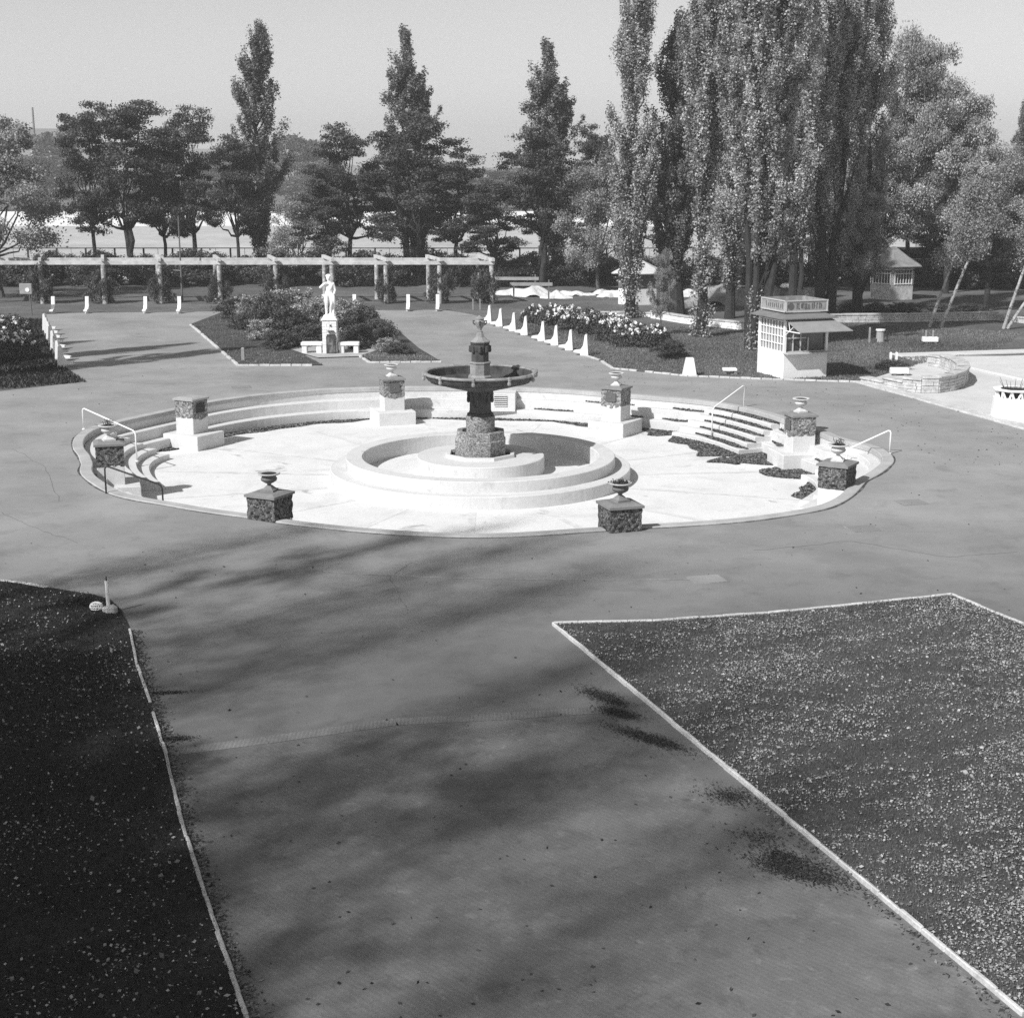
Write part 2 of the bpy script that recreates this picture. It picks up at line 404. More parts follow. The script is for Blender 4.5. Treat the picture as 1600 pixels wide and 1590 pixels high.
def band(pts, wd, z_):
    mb = MB()
    for a, b in zip(pts, pts[1:]):
        a = Vector(a); b = Vector(b); n_ = (b - a).normalized(); n_ = Vector((-n_.y, n_.x)) * wd / 2
        mb.add([(*(a - n_), z_), (*(b - n_), z_), (*(b + n_), z_), (*(a + n_), z_)], [(0, 1, 2, 3)])
    return mb
mat('ribbed_strip', .165, .9, .2, 2, .2, 40, .2, 60, 'World', rib=(5.2, .10, 'X'))
mat('joint_line', .24, .9, .3, 1.2, .3, 20, 0, 1, 'World')
def crack(pts, seed):
    r = random.Random(seed); o = []
    for a, b in zip(pts, pts[1:]):
        for i in range(9): t = i / 9; o.append((a[0] + (b[0] - a[0]) * t + r.uniform(-.05, .05), a[1] + (b[1] - a[1]) * t + r.uniform(-.05, .05)))
    return band(o, .014, .0035)
cm = MB()
for k_, pts in enumerate(([(0, 800), (60, 828), (130, 850)], [(1180, 860), (1330, 845), (1480, 870), (1600, 862)], [(640, 880), (610, 900), (640, 960)], [(100, 590), (240, 600), (420, 596)], [(20, 700), (70, 730), (95, 790)])):
    q = crack(P(*pts), k_); cm.add(q.v, q.f)
mat('crack_dark', .15, .95, .3, 3, .2, 30, 0, 1, 'World')
prop(obj('paving_cracks', cm, 'crack_dark'), kind='structure')
prop(obj('ribbed_strip', band([(a, b - .16) for a, b in seam], .30, .008), 'ribbed_strip'), kind='structure')
prop(obj('paving_joint', band(P((505, 892), (560, 897), (700, 903), (820, 905), (960, 906), (1080, 905), (1120, 902)), .07, .004), 'joint_line'), kind='structure')
# island bed with the statue
isl = P((298, 507), (372, 571), (505, 571), (474, 555), (565, 556), (578, 567), (690, 566), (655, 545), (628, 522), (600, 500), (560, 489), (420, 486), (345, 489))
sheet('island_bed', isl, .03, 'grass_ground')
terr = P((452, 546), (478, 555), (497, 560), (560, 558), (590, 548), (575, 541), (470, 541))
sheet('statue_terrace', terr, .045, 'grey_concrete')

def kerb(pts, wd=.14, h=.1, name='kerb', m='kerb_white', label=None, seg=.45, gap=.02, jit=.012, skip=0.):
    mb = MB(); r = random.Random(len(pts) * 7 + int(pts[0][0] * 10))
    for a, b in zip(pts, pts[1:]):
        a = Vector(a).to_2d() if len(a) > 2 else Vector(a); b = Vector(b); d = b - a; L = d.length; n = max(1, round(L / seg)); an = math.atan2(d.y, d.x)
        for i in range(n):
            if r.random() < skip: continue
            c = a + d * (i + .5) / n
            mb.bbox((c.x + r.uniform(-jit, jit), c.y + r.uniform(-jit, jit), h / 2 - .01 + r.uniform(-jit, jit)), (L / n - gap, wd * r.uniform(.85, 1.15), h + .02), .012, an + r.uniform(-.02, .02))
    return obj(name, mb, m, label=label, cat='kerb')
kerb([RA_, RD_, rd2], .05, .07, gap=.004, jit=.007, label='long white kerb between the path and the leafy right lawn')
kerb([RA_, G(1020, 972), RBm, RB_], .075, .06, gap=.004, jit=.006, label='white kerb along the far edge of the leafy right lawn')
kerb([RB_, rc2], .075, .06, gap=.004, jit=.006, label='white kerb running down the right side of the leafy lawn')
kerb(LL + [(-1.9, 8.)], .05, .055, label='thin white kerb between the dark left lawn and the path', skip=.03, gap=.004, jit=.006)
kerb([left_lawn[0]] + LLtop[:3], .11, .05, label='short white kerb at the top edge of the dark left lawn')
kerb(P((298, 508), (372, 571.5), (505, 571.5)), .12, .07, label='white kerb round the left half of the statue bed', skip=.12)
kerb(P((562, 557), (577, 567), (690, 566)), .12, .07, label='white kerb round the right half of the statue bed', skip=.06)
kerb(P((915, 556), (937, 563), (957, 576), (1075, 588), (1190, 592.5), (1345, 597.5)), .12, .06, label='thin white kerb along the lawn in front of the kiosk', skip=.1)
kerb([k1, kR], .55, .06, label='broad pale kerb beside the curved stone wall and the plaza', seg=2.5, jit=.004)

# ------------------------------------------------------------------ sunken basin
basin = thing('sunken_basin', 'round sunken white concrete basin with stepped ledges around the fountain', 'basin', (0, 0, 0))
def ringsurf(prof, th, closed=True):
    """prof: list of functions t -> (r, z)"""
    mb = MB(); v = []; m = len(prof)
    for t in th:
        for f in prof:
            r, z = f(t); x, y = pol(t, r); v.append((x, y, z))
    n = len(th); f = []
    for k in range(n if closed else n - 1):
        k2 = (k + 1) % n
        for i in range(m - 1): f.append((k * m + i, k2 * m + i, k2 * m + i + 1, k * m + i + 1))
    if not closed: f.append(tuple(range(m))); f.append(tuple((n - 1) * m + i for i in range(m - 1, -1, -1)))
    return mb.add(v, f)
L1, L2, LD = -.37, -.73, .42
obj('rim_kerb', ringsurf([lambda t: (rr(t) + .32, -.3), lambda t: (rr(t) + .32, .02), lambda t: (rr(t) + .30, .035), lambda t: (rr(t) + .0, .035), lambda t: (rr(t) - .025, .02), lambda t: (rr(t) - .025, -.12), lambda t: (rr(t) + .01, -.12), lambda t: (rr(t) + .32, -.3)], TH), 'grey_concrete', basin)
obj('kerb_joint', ringsurf([lambda t: (rr(t) + .31, .003), lambda t: (rr(t) + .37 + .02 * math.sin(t * 31), .003)], TH), 'dark_slab', basin)
obj('basin_wall', ringsurf([lambda t: (rr(t), -.1), lambda t: (rr(t), L1 - .1)], TH), 'white_concrete', basin)
obj('ledge', ringsurf([lambda t: (rr(t) + .05, L1), lambda t: (rr(t) - LD + .02, L1), lambda t: (rr(t) - LD, L1 - .02), lambda t: (rr(t) - LD, L2 - .1)], TH), 'white_concrete', basin)
obj('ledge', ringsurf([lambda t: (rr(t) - LD + .05, L2), lambda t: (rr(t) - 2 * LD + .02, L2), lambda t: (rr(t) - 2 * LD, L2 - .02), lambda t: (rr(t) - 2 * LD, FZ - .1)], TH), 'white_concrete', basin)
mb = MB(); mb.add([(BC[0], BC[1], FZ)] + [(*pol(t, rr(t) - 2 * LD + .05), FZ) for t in TH], [(0, i + 1, (i + 1) % NB + 1) for i in range(NB)])
obj('basin_floor', mb, 'floor_concrete', basin)
# pale joint strips in the floor
mb = MB()
for a in range(0, 360, 24):
    t = R(a + 6); d = Vector((math.cos(t), math.sin(t))); n = Vector((-d.y, d.x)) * .10
    p0 = Vector(pol(t, 4.8)); p1 = Vector(pol(t, 10.4))
    mb.add([(*(p0 - n), FZ + .004), (*(p1 - n), FZ + .004), (*(p1 + n), FZ + .004), (*(p0 + n), FZ + .004)], [(0, 1, 2, 3)])
mat('joint_strip', .62, .9, .15, 2, .1, 20, 0, 1, 'World')
obj('floor_strips', mb, 'joint_strip', basin)
def stairs(a0, a1, td):
    st = None
    th = [R(a0 + (a1 - a0) * i / 20) for i in range(21)]
    for kk in range(5, 0, -1):
        z = FZ / 6 * kk; tt = th if kk < 5 else th
        w_ = 1.
        mb = ringsurf([lambda t: (rr(t) - .03, FZ - .05), lambda t: (rr(t) - .03, z), lambda t: (rr(t) - td * kk + .02, z), lambda t: (rr(t) - td * kk, z - .02), lambda t: (rr(t) - td * kk, FZ - .05)], [R(a0 - .45 * kk + (a1 - a0 + .9 * kk) * i / 20) for i in range(21)], False)
        o = obj('stair_flight' if st is None else 'step', mb, 'white_concrete', basin if st is None else st)
        if st is None: st = o
STAIRS = [(25, 44, .36), (166, 189, .42), (-150, -129, .38), (-21, -4, .38)]
for a in STAIRS: stairs(*a)

# vent block with louvre below the rim at the back
t = R(86.5); vb = pol(t, rr(t) - .5)
mb = MB().bbox((0, 0, 0), (1.15, 1.0, .70), .015)
o = obj('vent_housing', mb, 'white_concrete', basin); o.location = (vb[0], vb[1], -.42); o.rotation_euler = (0, 0, t - math.pi / 2)
mb = MB()
for i in range(6): mb.box((.0, -.53 - .0, .26 - i * .075), (.5, .05, .022))
mb2 = MB().box((0, -.505, .075), (.5, .02, .42))
l_ = obj('louvre', mb2, 'dark_metal', o); obj('slats', mb, 'white_paint', o)

# ------------------------------------------------------------------ piers and urns
def pier(px, py, label, dark=False, lower_clad=.0, plaque=True, pale_cap=False):
    cx, cy = G(px, py, .68)
    a = math.atan2(cy - BC[1], cx - BC[0])       # the pier faces the basin's centre: local -y points inwards
    t = thing('pier', label, 'pier', (cx, cy, FZ), a - math.pi / 2, 'stone-clad piers round the sunken basin')
    obj('plinth', MB().bbox((0, -.05, .245), (1.46, 1.55, .53), .02), 'white_concrete', t)
    obj('base', MB().bbox((0, 0, .80), (.80, .78, .60), .015), 'white_concrete', t)
    clad = MB()
    # rough-edged rubble facing
    r = random.Random(int(px)); n = 10
    hz0, hz1 = 1.06, 1.68
    vs = []; N = 8; ringp = []
    for sx, sy, ex, ey in ((-1, -1, 1, -1), (1, -1, 1, 1), (1, 1, -1, 1), (-1, 1, -1, -1)):
        for i in range(N): ringp.append((sx + (ex - sx) * i / N, sy + (ey - sy) * i / N))
    K = 9
    for j in range(K):
        for (x, y) in ringp:
            q = .405 + r.uniform(-.012, .014)
            vs.append((x * q, y * (q - .01), hz0 + (hz1 - hz0) * j / (K - 1) - (.09 * (1 - abs(x)) if j == 0 and not dark else 0)))
    M = len(ringp); fs = [(j * M + i, j * M + (i + 1) % M, (j + 1) * M + (i + 1) % M, (j + 1) * M + i) for j in range(K - 1) for i in range(M)]
    fs += [tuple(range(M - 1, -1, -1)), tuple((K - 1) * M + i for i in range(M))]
    clad.add(vs, fs)
    cl = obj('stone_cladding', clad, 'dark_rough_stone' if dark else 'rough_stone', t)
    cap = MB(); b = .45
    cap.add([(-b, -b, 1.675), (b, -b, 1.675), (b, b, 1.675), (-b, b, 1.675), (-b, -b, 1.735), (b, -b, 1.735), (b, b, 1.735), (-b, b, 1.735), (-.30, -.30, 1.785), (.30, -.30, 1.785), (.30, .30, 1.785), (-.30, .30, 1.785)],
            [(3, 2, 1, 0), (0, 1, 5, 4), (1, 2, 6, 5), (2, 3, 7, 6), (3, 0, 4, 7), (4, 5, 9, 8), (5, 6, 10, 9), (6, 7, 11, 10), (7, 4, 8, 11), (8, 9, 10, 11)])
    obj('cap', cap, 'pale_cap_stone' if pale_cap else 'cap_stone', t)
    if plaque:
        p = obj('plaque', MB().bbox((0, -.425, 1.40), (.42, .035, .32), .01), 'dark_plaque' if dark or pale_cap else 'plaque_bronze', t)
        obj('stud', MB().lathe([(0, 0), (.02, 0), (.014, .02), (0, .022)], 8, (0, 0, 0)), 'cap_stone', p).location = (0, -.445, 1.40)
    return t, (cx, cy), a
def urn(c, a, label, dark, plant=0):
    t = thing('urn', label, 'urn', (c[0], c[1], FZ + 1.785), a + .2, 'stone urns on the piers')
    m = 'urn_dark' if dark else 'urn_pale'
    obj('foot', MB().box((0, 0, .025), (.34, .34, .05)).box((0, 0, .1), (.28, .28, .1), taper=.35), 'cap_stone' if dark else m, t)
    obj('bowl', MB().lathe([(.055, .13), (.045, .16), (.06, .19), (.12, .22), (.19, .265), (.205, .31), (.18, .36), (.165, .39), (.17, .405), (.15, .405), (.13, .37), (.02, .37)], 36, flute=18, fl=.035), m, t, smooth=True)
    obj('lip', MB().lathe([(.168, .395), (.26, .42), (.285, .44), (.275, .462), (.20, .452), (.155, .42), (.155, .40)], 36, ring=True), 'rim_pale' if dark else m, t, smooth=True)
    obj('soil', MB().lathe([(0, .462), (.15, .455), (.215, .440)], 20), 'soil', t)
    if plant:
        r = np.random.default_rng(plant); n = 500 if plant == 1 else 140
        q = r.normal(size=(n, 3)) * (.08, .08, .035 if plant == 1 else .06) + (0, 0, .455 if plant == 1 else .50)
        leafmesh('plant', q, .05, 'leaf_rose', t, seed=plant)
        mb = MB()
        for i in range(7 if plant > 1 else 2):
            x = r.normal() * .05; y = r.normal() * .05
            mb.tube([(x, y, .41), (x * 2.4, y * 2.4, .41 + r.uniform(.08, .24))], .007, 4)
        obj('stalks', mb, 'bark_dark', t)
    return t
PIERS = [
 (612, 588, 'pier with square plaque left of the fountain bowl, at the back of the basin', 0, 1, 'pale fluted urn on the back pier left of the fountain bowl', 0, 0),
 (963, 602, 'pier with square plaque right of the fountain bowl, at the back of the basin', 0, 1, 'pale fluted urn on the back pier right of the fountain bowl', 0, 0),
 (1251, 644, 'pier at the right side of the basin beside the leaf-covered steps', 0, 1, 'pale urn on the pier beside the leaf-covered steps', 0, 0),
 (1309, 720, 'dark pier near the right-hand end of the basin, close to the front rim', 1, 0, 'pale-rimmed urn with twigs on the right front pier', 0, 3),
 (969, 783, 'dark pier at the front rim, right of the fountain', 1, 0, 'dark urn full of low plants on the front pier right of the fountain', 1, 1),
 (421, 767, 'dark stone pier at the front rim, left of the fountain', 1, 0, 'dark empty urn on the front pier left of the fountain', 1, 0),
 (170, 688, 'stone pier at the left end of the basin between two handrails', 1, 0, 'pale-rimmed urn with sprigs on the far left pier', 0, 2),
 (298, 619, 'pier without an urn, with black plaque, at the back left of the basin', 1, 1, None, 0, 0)]
for px, py, lab, dk, plq, ul, ud, pl in PIERS:
    t_, c_, a_ = pier(px, py, lab, bool(dk) and px != 298, plaque=bool(plq), pale_cap=(px == 298))
    if ul: urn(c_, a_, ul, ud, pl)

# ------------------------------------------------------------------ handrails
def rail(p0, z0, t0, p1, z1, t1, m, label):
    t = thing('handrail', label, 'handrail', (p0[0], p0[1], z0), 0, 'handrails of the basin steps')
    a = Vector((0, 0, 0)); b = Vector((0, 0, t0 - z0)); c = Vector((p1[0] - p0[0], p1[1] - p0[1], t1 - z0)); d = Vector((p1[0] - p0[0], p1[1] - p0[1], z1 - z0))
    def bend(p, q, s, r=.10):
        u = (p - q).normalized(); v = (s - q).normalized()
        return [q + u * r, q + (u + v) * r * .32, q + v * r]
    obj('rail', MB().tube([a + Vector((0, 0, .03))] + bend(a, b, c) + bend(b, c, d) + [d + Vector((0, 0, .03))], .024, 8), m, t, smooth='all')
    fl = MB()
    for q in (a, d): fl.lathe([(.055, -.01), (.055, .02), (.03, .035)], 12, q)
    obj('flanges', fl, m, t)
lp0 = G(131, 672); lp1 = G(214, 720, -.73)
rail(lp0, .03, ZA(637, lp0[1]), lp1, -.75, ZA(674, lp1[1]), 'white_paint', 'white handrail at the left end of the basin, behind the urn')
dp0 = G(166, 771, .0); dp1 = G(255, 790, -.35)
rail(dp0, -.05, ZA(727, dp0[1]), dp1, -.9, ZA(758, dp1[1]), 'dark_metal', 'black handrail at the front left of the basin')
rp0 = G(1162, 636); rp1 = G(1112, 684, -.92)
rail(rp0, -.15, ZA(601, rp0[1]), rp1, -.92, ZA(638, rp1[1]), 'white_paint', 'white handrail over the leaf-covered steps at the back right')
sp0 = G(1390, 709); sp1 = G(1322, 735, -.73)
rail(sp0, .0, ZA(671, sp0[1]), sp1, -.75, ZA(702, sp1[1]), 'white_paint', 'white handrail at the far right end of the basin')

# ------------------------------------------------------------------ fountain
fx, fy = -1.0, 46.0
ft = thing('fountain', 'tall tiered stone fountain with wide bowl in the middle of the white basin', 'fountain', (fx, fy, FZ))
z = lambda h: h - FZ
obj('outer_step', MB().lathe([(4.25, 0), (4.76, 0), (4.76, .37), (4.74, .39), (4.25, .39)], 128, ring=True), 'white_concrete', ft)
obj('pool_ring', MB().lathe([(3.72, .0), (3.74, .71), (3.76, .73), (4.25, .73), (4.27, .71), (4.28, .0)], 128, ring=True), 'white_concrete', ft)
obj('pool_floor', MB().lathe([(0, .18), (3.73, .18), (3.73, .1)], 96), 'floor_concrete', ft)
obj('island_drum', MB().lathe([(2.03, .1), (2.03, .68), (2.01, .70), (0, .70)], 96), 'white_concrete', ft)
r8 = math.pi / 8
obj('collar', MB().lathe([(1.17, .70), (1.15, .80), (1.03, .80), (1.0, .697)], 8, rot=r8, ring=True), 'white_concrete', ft)
obj('gutter', MB().lathe([(1.01, .706), (.82, .706), (.82, .69), (1.01, .69)], 8, rot=r8, ring=True), 'soil', ft)
obj('stone_base', MB().lathe([(.85, .705), (.86, 1.22), (.82, 1.25), (.80, 1.49), (.77, 1.51), (.62, 1.51), (.60, 1.32), (.3, 1.32)], 8, rot=r8), 'pebble_stone', ft)
obj('drum', MB().lathe([(.45, 1.3), (.46, 1.95), (.43, 1.98), (.3, 1.98)], 32), 'pebble_stone', ft)
obj('column', MB().lathe([(.42, 1.98), (.42, 2.05), (.36, 2.08), (.34, 2.15), (.33, 2.6), (.36, 2.72), (.39, 2.78), (.37, 2.80), (.41, 2.83)], 64, flute=8, fl=.10), 'fountain_stone', ft, smooth=True)
mb = MB()
for i in range(8):
    t = i * math.pi / 4
    mb.lathe([(0, 0), (.05, .03), (.06, .1), (.045, .2), (.055, .3), (.03, .38), (0, .4)], 8, (.37 * math.cos(t), .37 * math.sin(t), 2.38))
obj('column_figures', mb, 'fountain_stone', ft, smooth=True)
bw_ = obj('bowl', MB().lathe([(.40, 2.76), (.62, 2.82), (1.0, 2.91), (1.4, 3.02), (1.66, 3.13), (1.72, 3.20), (1.74, 3.27), (1.79, 3.29), (1.80, 3.33), (1.77, 3.355), (1.68, 3.36), (1.64, 3.32), (1.58, 3.06), (1.2, 3.00), (.3, 2.98)], 24), 'fountain_stone', ft)
obj('bowl_lip', MB().lathe([(1.80, 3.30), (1.825, 3.335), (1.80, 3.375), (1.72, 3.382), (1.67, 3.365), (1.66, 3.34)], 24, ring=True), 'fountain_pale', bw_)
mb = MB()
for i in range(10):
    t = i * math.pi / 5 + .22
    mb.bbox((1.80 * math.cos(t), 1.80 * math.sin(t), 3.335), (.10, .09, .13), .02, t).lathe([(0, 0), (.05, .02), (.06, .08), (.03, .15), (0, .16)], 8, (1.80 * math.cos(t), 1.80 * math.sin(t), 3.13))
obj('rim_masks', mb, 'fountain_pale', bw_)
obj('upper_base', MB().lathe([(.40, 2.98), (.40, 3.22), (.36, 3.26), (.335, 3.27), (.335, 3.62), (.36, 3.64), (.36, 3.67), (.30, 3.69)], 8, rot=r8), 'fountain_pale', ft)
obj('lantern', MB().lathe([(.29, 3.68), (.285, 4.0), (.30, 4.04), (.315, 4.16), (.30, 4.22), (.32, 4.24), (.32, 4.27)], 8, rot=r8), 'fountain_stone', ft)
mb = MB()
for i in range(8):
    t = i * math.pi / 4
    mb.lathe([(0, 0), (.05, .02), (.065, .08), (.05, .15), (.06, .2), (0, .24)], 8, (.295 * math.cos(t), .295 * math.sin(t), 3.97))
obj('carved_heads', mb, 'fountain_stone', ft, smooth=True)
obj('cornice', MB().lathe([(.30, 4.27), (.335, 4.30), (.335, 4.325), (.24, 4.37), (.15, 4.45), (.11, 4.56), (.09, 4.62)], 8, rot=r8), 'fountain_pale', ft)
obj('finial', MB().lathe([(.085, 4.6), (.095, 4.63), (.06, 4.65), (.055, 4.69), (.10, 4.76), (.155, 4.86), (.175, 4.93), (.14, 4.96), (.12, 5.0), (.15, 5.02), (.09, 5.07), (.05, 5.09), (.04, 5.12), (0, 5.125)], 24), 'fountain_pale', ft, smooth=True)
mb = MB()
for s_ in (-1, 1):
    for a_ in (0, math.pi / 2):
        x, y = s_ * math.cos(a_), s_ * math.sin(a_)
        mb.tube([(x * .15, y * .15, 4.95), (x * .21, y * .21, 4.96), (x * .21, y * .21, 4.88), (x * .14, y * .14, 4.83)], .022, 6)
obj('finial_handles', mb, 'fountain_stone', ft)

# ------------------------------------------------------------------ leaves lying in the basin
def arc_litter(specs, seed):
    r = np.random.default_rng(seed); A = []
    for a0, a1, d0, d1, zz, dens in specs:
        n = int(dens * abs(a1 - a0) * max(.06, abs(d1 - d0)) * .21 * 1.0)
        t = np.radians(r.uniform(a0, a1, n)); u = r.uniform(0, 1, n); e = np.minimum(1, np.minimum((np.degrees(t) - a0), (a1 - np.degrees(t))) / 6 + .08 + .1 * np.sin(t * 60))
        wob = .85 + .2 * np.sin(t * 17) + .1 * np.sin(t * 43 + 1)
        rad = np.array([rr(q) for q in t]) - d0 - u * (d1 - d0) * e * wob
        A.append(np.stack([BC[0] + rad * np.cos(t), BC[1] + rad * np.sin(t), zz + .012 + r.uniform(0, .035, n) * (1 - u * .6)], 1))
    return np.concatenate(A)
D2 = 2 * LD
st5 = .36
spec = [(112, 148, D2, D2 + .62, FZ, 900), (150, 158, D2, D2 + .9, FZ, 900), (101, 106, D2, D2 + .3, FZ, 700), (75, 100, D2, D2 + .38, FZ, 700), (59, 76, D2, D2 + .5, FZ, 900), (44, 57, D2, D2 + 1.1, FZ, 900),
        (20, 46, 5 * st5, 5 * st5 + 1.25, FZ, 1000), (10, 25, D2, D2 + 2.5, FZ, 1000), (14, 22, D2 + 1.6, D2 + 3.2, FZ, 800), (-6, 11, D2, D2 + 1.6, FZ, 1000), (-20, -3, D2 + .9, D2 + 1.7, FZ, 900),
        (72, 80, LD, LD + .25, L2, 700), (57, 60, LD, LD + .25, L2, 700), (44, 52, .02, .32, L1, 900), (60, 70, .0, .2, L1, 500)]
for kk in range(1, 6): spec.append((25 - kk * .4, 44 - kk * .5, (kk - 1) * st5 + .0, kk * st5 - .03, FZ / 6 * kk, 1500))
spec += [(14, 24, .02, .38, L1, 900), (13, 23, LD, LD + .38, L2, 900), (1, 6, LD, LD + .3, L2, 800), (46, 53, LD, LD + .35, L2, 900)]
leafmesh('leaf_litter', arc_litter(spec, 5), .09, 'litter_basin', flat=.72, asp=.7, label='drifts of fallen leaves on the basin floor, ledges and steps', kind='stuff')

# ------------------------------------------------------------------ statue, its pedestal and stone benches
sx, sy = G(517, 552)
ped = thing('pedestal', 'tall white coursed-stone pedestal with dark slab, under the statue', 'pedestal', (sx, sy, 0))
mb = MB(); r = random.Random(3)
for j in range(11):
    n = 2 + j % 2; x = -.34
    for i in range(n):
        wd = .68 / n; mb.bbox((x + wd / 2, 0, .06 + .04 + j * .138), (wd - .008, .66 + r.uniform(0, .012), .13), .01); x += wd
obj('shaft', mb, 'ashlar_white', ped)
obj('top_slab', MB().bbox((0, 0, 1.605), (.76, .74, .07), .012), 'ashlar_white', ped)
obj('water_slab', MB().bbox((.07, -.40, .43), (.44, .16, .86), .02), 'dark_slab', ped)
obj('spout', MB().lathe([(0, 0), (.04, .0), (.05, .04), (0, .07)], 10, (.05, -.36, 1.32)).bbox((.07, -.38, 1.08), (.30, .12, .05), .01).bbox((.07, -.36, .90), (.4, .06, .06), .01), 'fountain_stone', ped)
for sgn, lab in ((-1, 'white stone bench to the left of the statue pedestal'), (1, 'white stone bench to the right of the statue pedestal')):
    bt = thing('stone_bench', lab, 'bench', (sx + sgn * .87, sy - .02, 0), 0, 'stone benches beside the statue')
    obj('seat', MB().bbox((0, 0, .47), (1.0, .46, .15), .03), 'ashlar_white', bt)
    for q in (-1, 1): obj('leg', MB().bbox((q * .34, 0, .20), (.24, .38, .40), .02), 'ashlar_white', bt)

def skin(name, J, E, m, parent, loc, subd=2):
    """grow one continuous surface over a skeleton J = {name: (x,y,z,radius)}"""
    ks = list(J); me = bpy.data.meshes.new(name + '_skeleton')
    me.from_pydata([J[k_][:3] for k_ in ks], [(ks.index(a), ks.index(b)) for a, b in E], [])
    o = bpy.data.objects.new(name, me); C.objects.link(o)
    md = o.modifiers.new('s', 'SKIN'); md.use_smooth_shade = True
    for i, k_ in enumerate(ks):
        r_ = J[k_][3]; sv = me.skin_vertices[0].data[i]; sv.radius = r_ if isinstance(r_, tuple) else (r_, r_); sv.use_root = (i == 0)
    sd = o.modifiers.new('d', 'SUBSURF'); sd.levels = subd; sd.render_levels = subd
    dg = bpy.context.evaluated_depsgraph_get(); dg.update()
    me2 = bpy.data.meshes.new_from_object(o.evaluated_get(dg)); bpy.data.objects.remove(o)
    me2.name = name; me2.materials.clear(); me2.materials.append(MATS[m]); me2.shade_smooth()
    o = bpy.data.objects.new(name, me2); C.objects.link(o); o.parent = parent; o.location = loc
    return o
stt = thing('statue', 'white marble standing figure with one hand raised to its face', 'statue', (sx, sy, 1.64))
J = {'pelvis': (-.02, 0, 1.02, (.155, .12)), 'waist': (.0, 0, 1.17, (.125, .10)), 'chest': (.01, 0, 1.36, (.165, .12)), 'neckb': (.0, 0, 1.52, (.085, .08)), 'neck': (-.01, -.01, 1.59, .052), 'headb': (-.015, -.03, 1.66, .075), 'head': (-.02, -.03, 1.76, .10), 'crown': (-.02, -.01, 1.84, .07),
     'shr': (-.17, 0, 1.47, .07), 'elr': (-.40, -.08, 1.27, .05), 'wrr': (-.17, -.17, 1.47, .036), 'hr': (-.07, -.19, 1.54, .035),
     'shl': (.19, 0, 1.46, .07), 'ell': (.26, .02, 1.17, .052), 'wrl': (.21, -.14, .98, .038), 'hl': (.19, -.19, .93, .038),
     'hipr': (-.11, 0, .95, .115), 'knr': (-.13, -.03, .53, .075), 'cfr': (-.14, .02, .35, .066), 'anr': (-.14, .03, .10, .043), 'ftr': (-.15, -.10, .04, .04),
     'hipl': (.09, 0, .95, .115), 'knl': (.11, -.13, .55, .072), 'cfl': (.06, -.02, .35, .062), 'anl': (.03, .05, .10, .043), 'ftl': (.06, -.08, .04, .04)}
E_ = [('pelvis', 'waist'), ('waist', 'chest'), ('chest', 'neckb'), ('neckb', 'neck'), ('neck', 'headb'), ('headb', 'head'), ('head', 'crown'), ('chest', 'shr'), ('shr', 'elr'), ('elr', 'wrr'), ('wrr', 'hr'), ('chest', 'shl'), ('shl', 'ell'), ('ell', 'wrl'), ('wrl', 'hl'),
      ('pelvis', 'hipr'), ('hipr', 'knr'), ('knr', 'cfr'), ('cfr', 'anr'), ('anr', 'ftr'), ('pelvis', 'hipl'), ('hipl', 'knl'), ('knl', 'cfl'), ('cfl', 'anl'), ('anl', 'ftl')]
J = {k_: (v_[0] * 1.08, v_[1], v_[2], (v_[3][0] * 1.16, v_[3][1] * 1.16) if isinstance(v_[3], tuple) else v_[3] * 1.18) for k_, v_ in J.items()}
skin('figure', J, E_, 'marble', stt, (0, 0, .14))
mb = MB().bbox((0, 0, .05), (.62, .56, .10), .02); mb.lathe([(.33, .0), (.30, .12), (.22, .17), (0, .19)], 9, (0, 0, .02))
obj('rock_base', mb, 'marble', stt)
mb = MB()
mb.tube([(.20, -.2, 1.08), (.24, -.10, .8), (.19, .02, .5), (.17, .06, .2), (.15, .06, .12)], [.07, .07, .06, .08, .10], 8)
mb.tube([(.05, -.12, 1.18), (.2, -.16, 1.1), (.28, -.05, 1.16), (.2, .12, 1.2)], [.03, .05, .06, .04], 8)
obj('drapery', mb, 'marble', stt, smooth='all')
mb = MB().tube([(-.12, -.17, 1.66), (-.06, -.2, 1.69)], .014, 6)
for dx, dz in ((-.09, 0), (-.05, .03), (.0, .045), (.05, .035), (.085, 0), (.06, -.03), (-.07, -.04)): mb.lathe([(0, -.045), (.04, -.02), (.045, .01), (.03, .04), (0, .05)], 8, (-.02 + dx, .015, 1.96 + dz))
obj('hair', mb, 'marble', stt, smooth='all')

# ------------------------------------------------------------------ concrete bench supports
def support():
    t = thing('bench_support', '', 'bench support', (0, 0, 0))
    # back upright leaning, with a low seat arm reaching towards +x
    prof = [(-.17, 0), (.20, 0), (.22, .10), (.52, .13), (.52, .21), (.20, .26), (.07, .45), (.0, .90), (-.05, .94), (-.10, .90)]
    mb = MB(); h = .13
    n = len(prof); mb.add([(x, -h, z_) for x, z_ in prof] + [(x, h, z_) for x, z_ in prof], [tuple(range(n)), tuple(range(2 * n - 1, n - 1, -1))] + [(i, n + i, n + (i + 1) % n, (i + 1) % n) for i in range(n)])
    obj('upright', mb, 'white_paint', t)
    return t
sup = support()
L0, L7 = G(72, 517), G(97, 573); Rr0, Rr7 = G(764, 504), G(914, 555)
ordn = ['farthest', 'second farthest', 'third farthest', 'fourth farthest', 'fourth nearest', 'third nearest', 'second nearest', 'nearest']
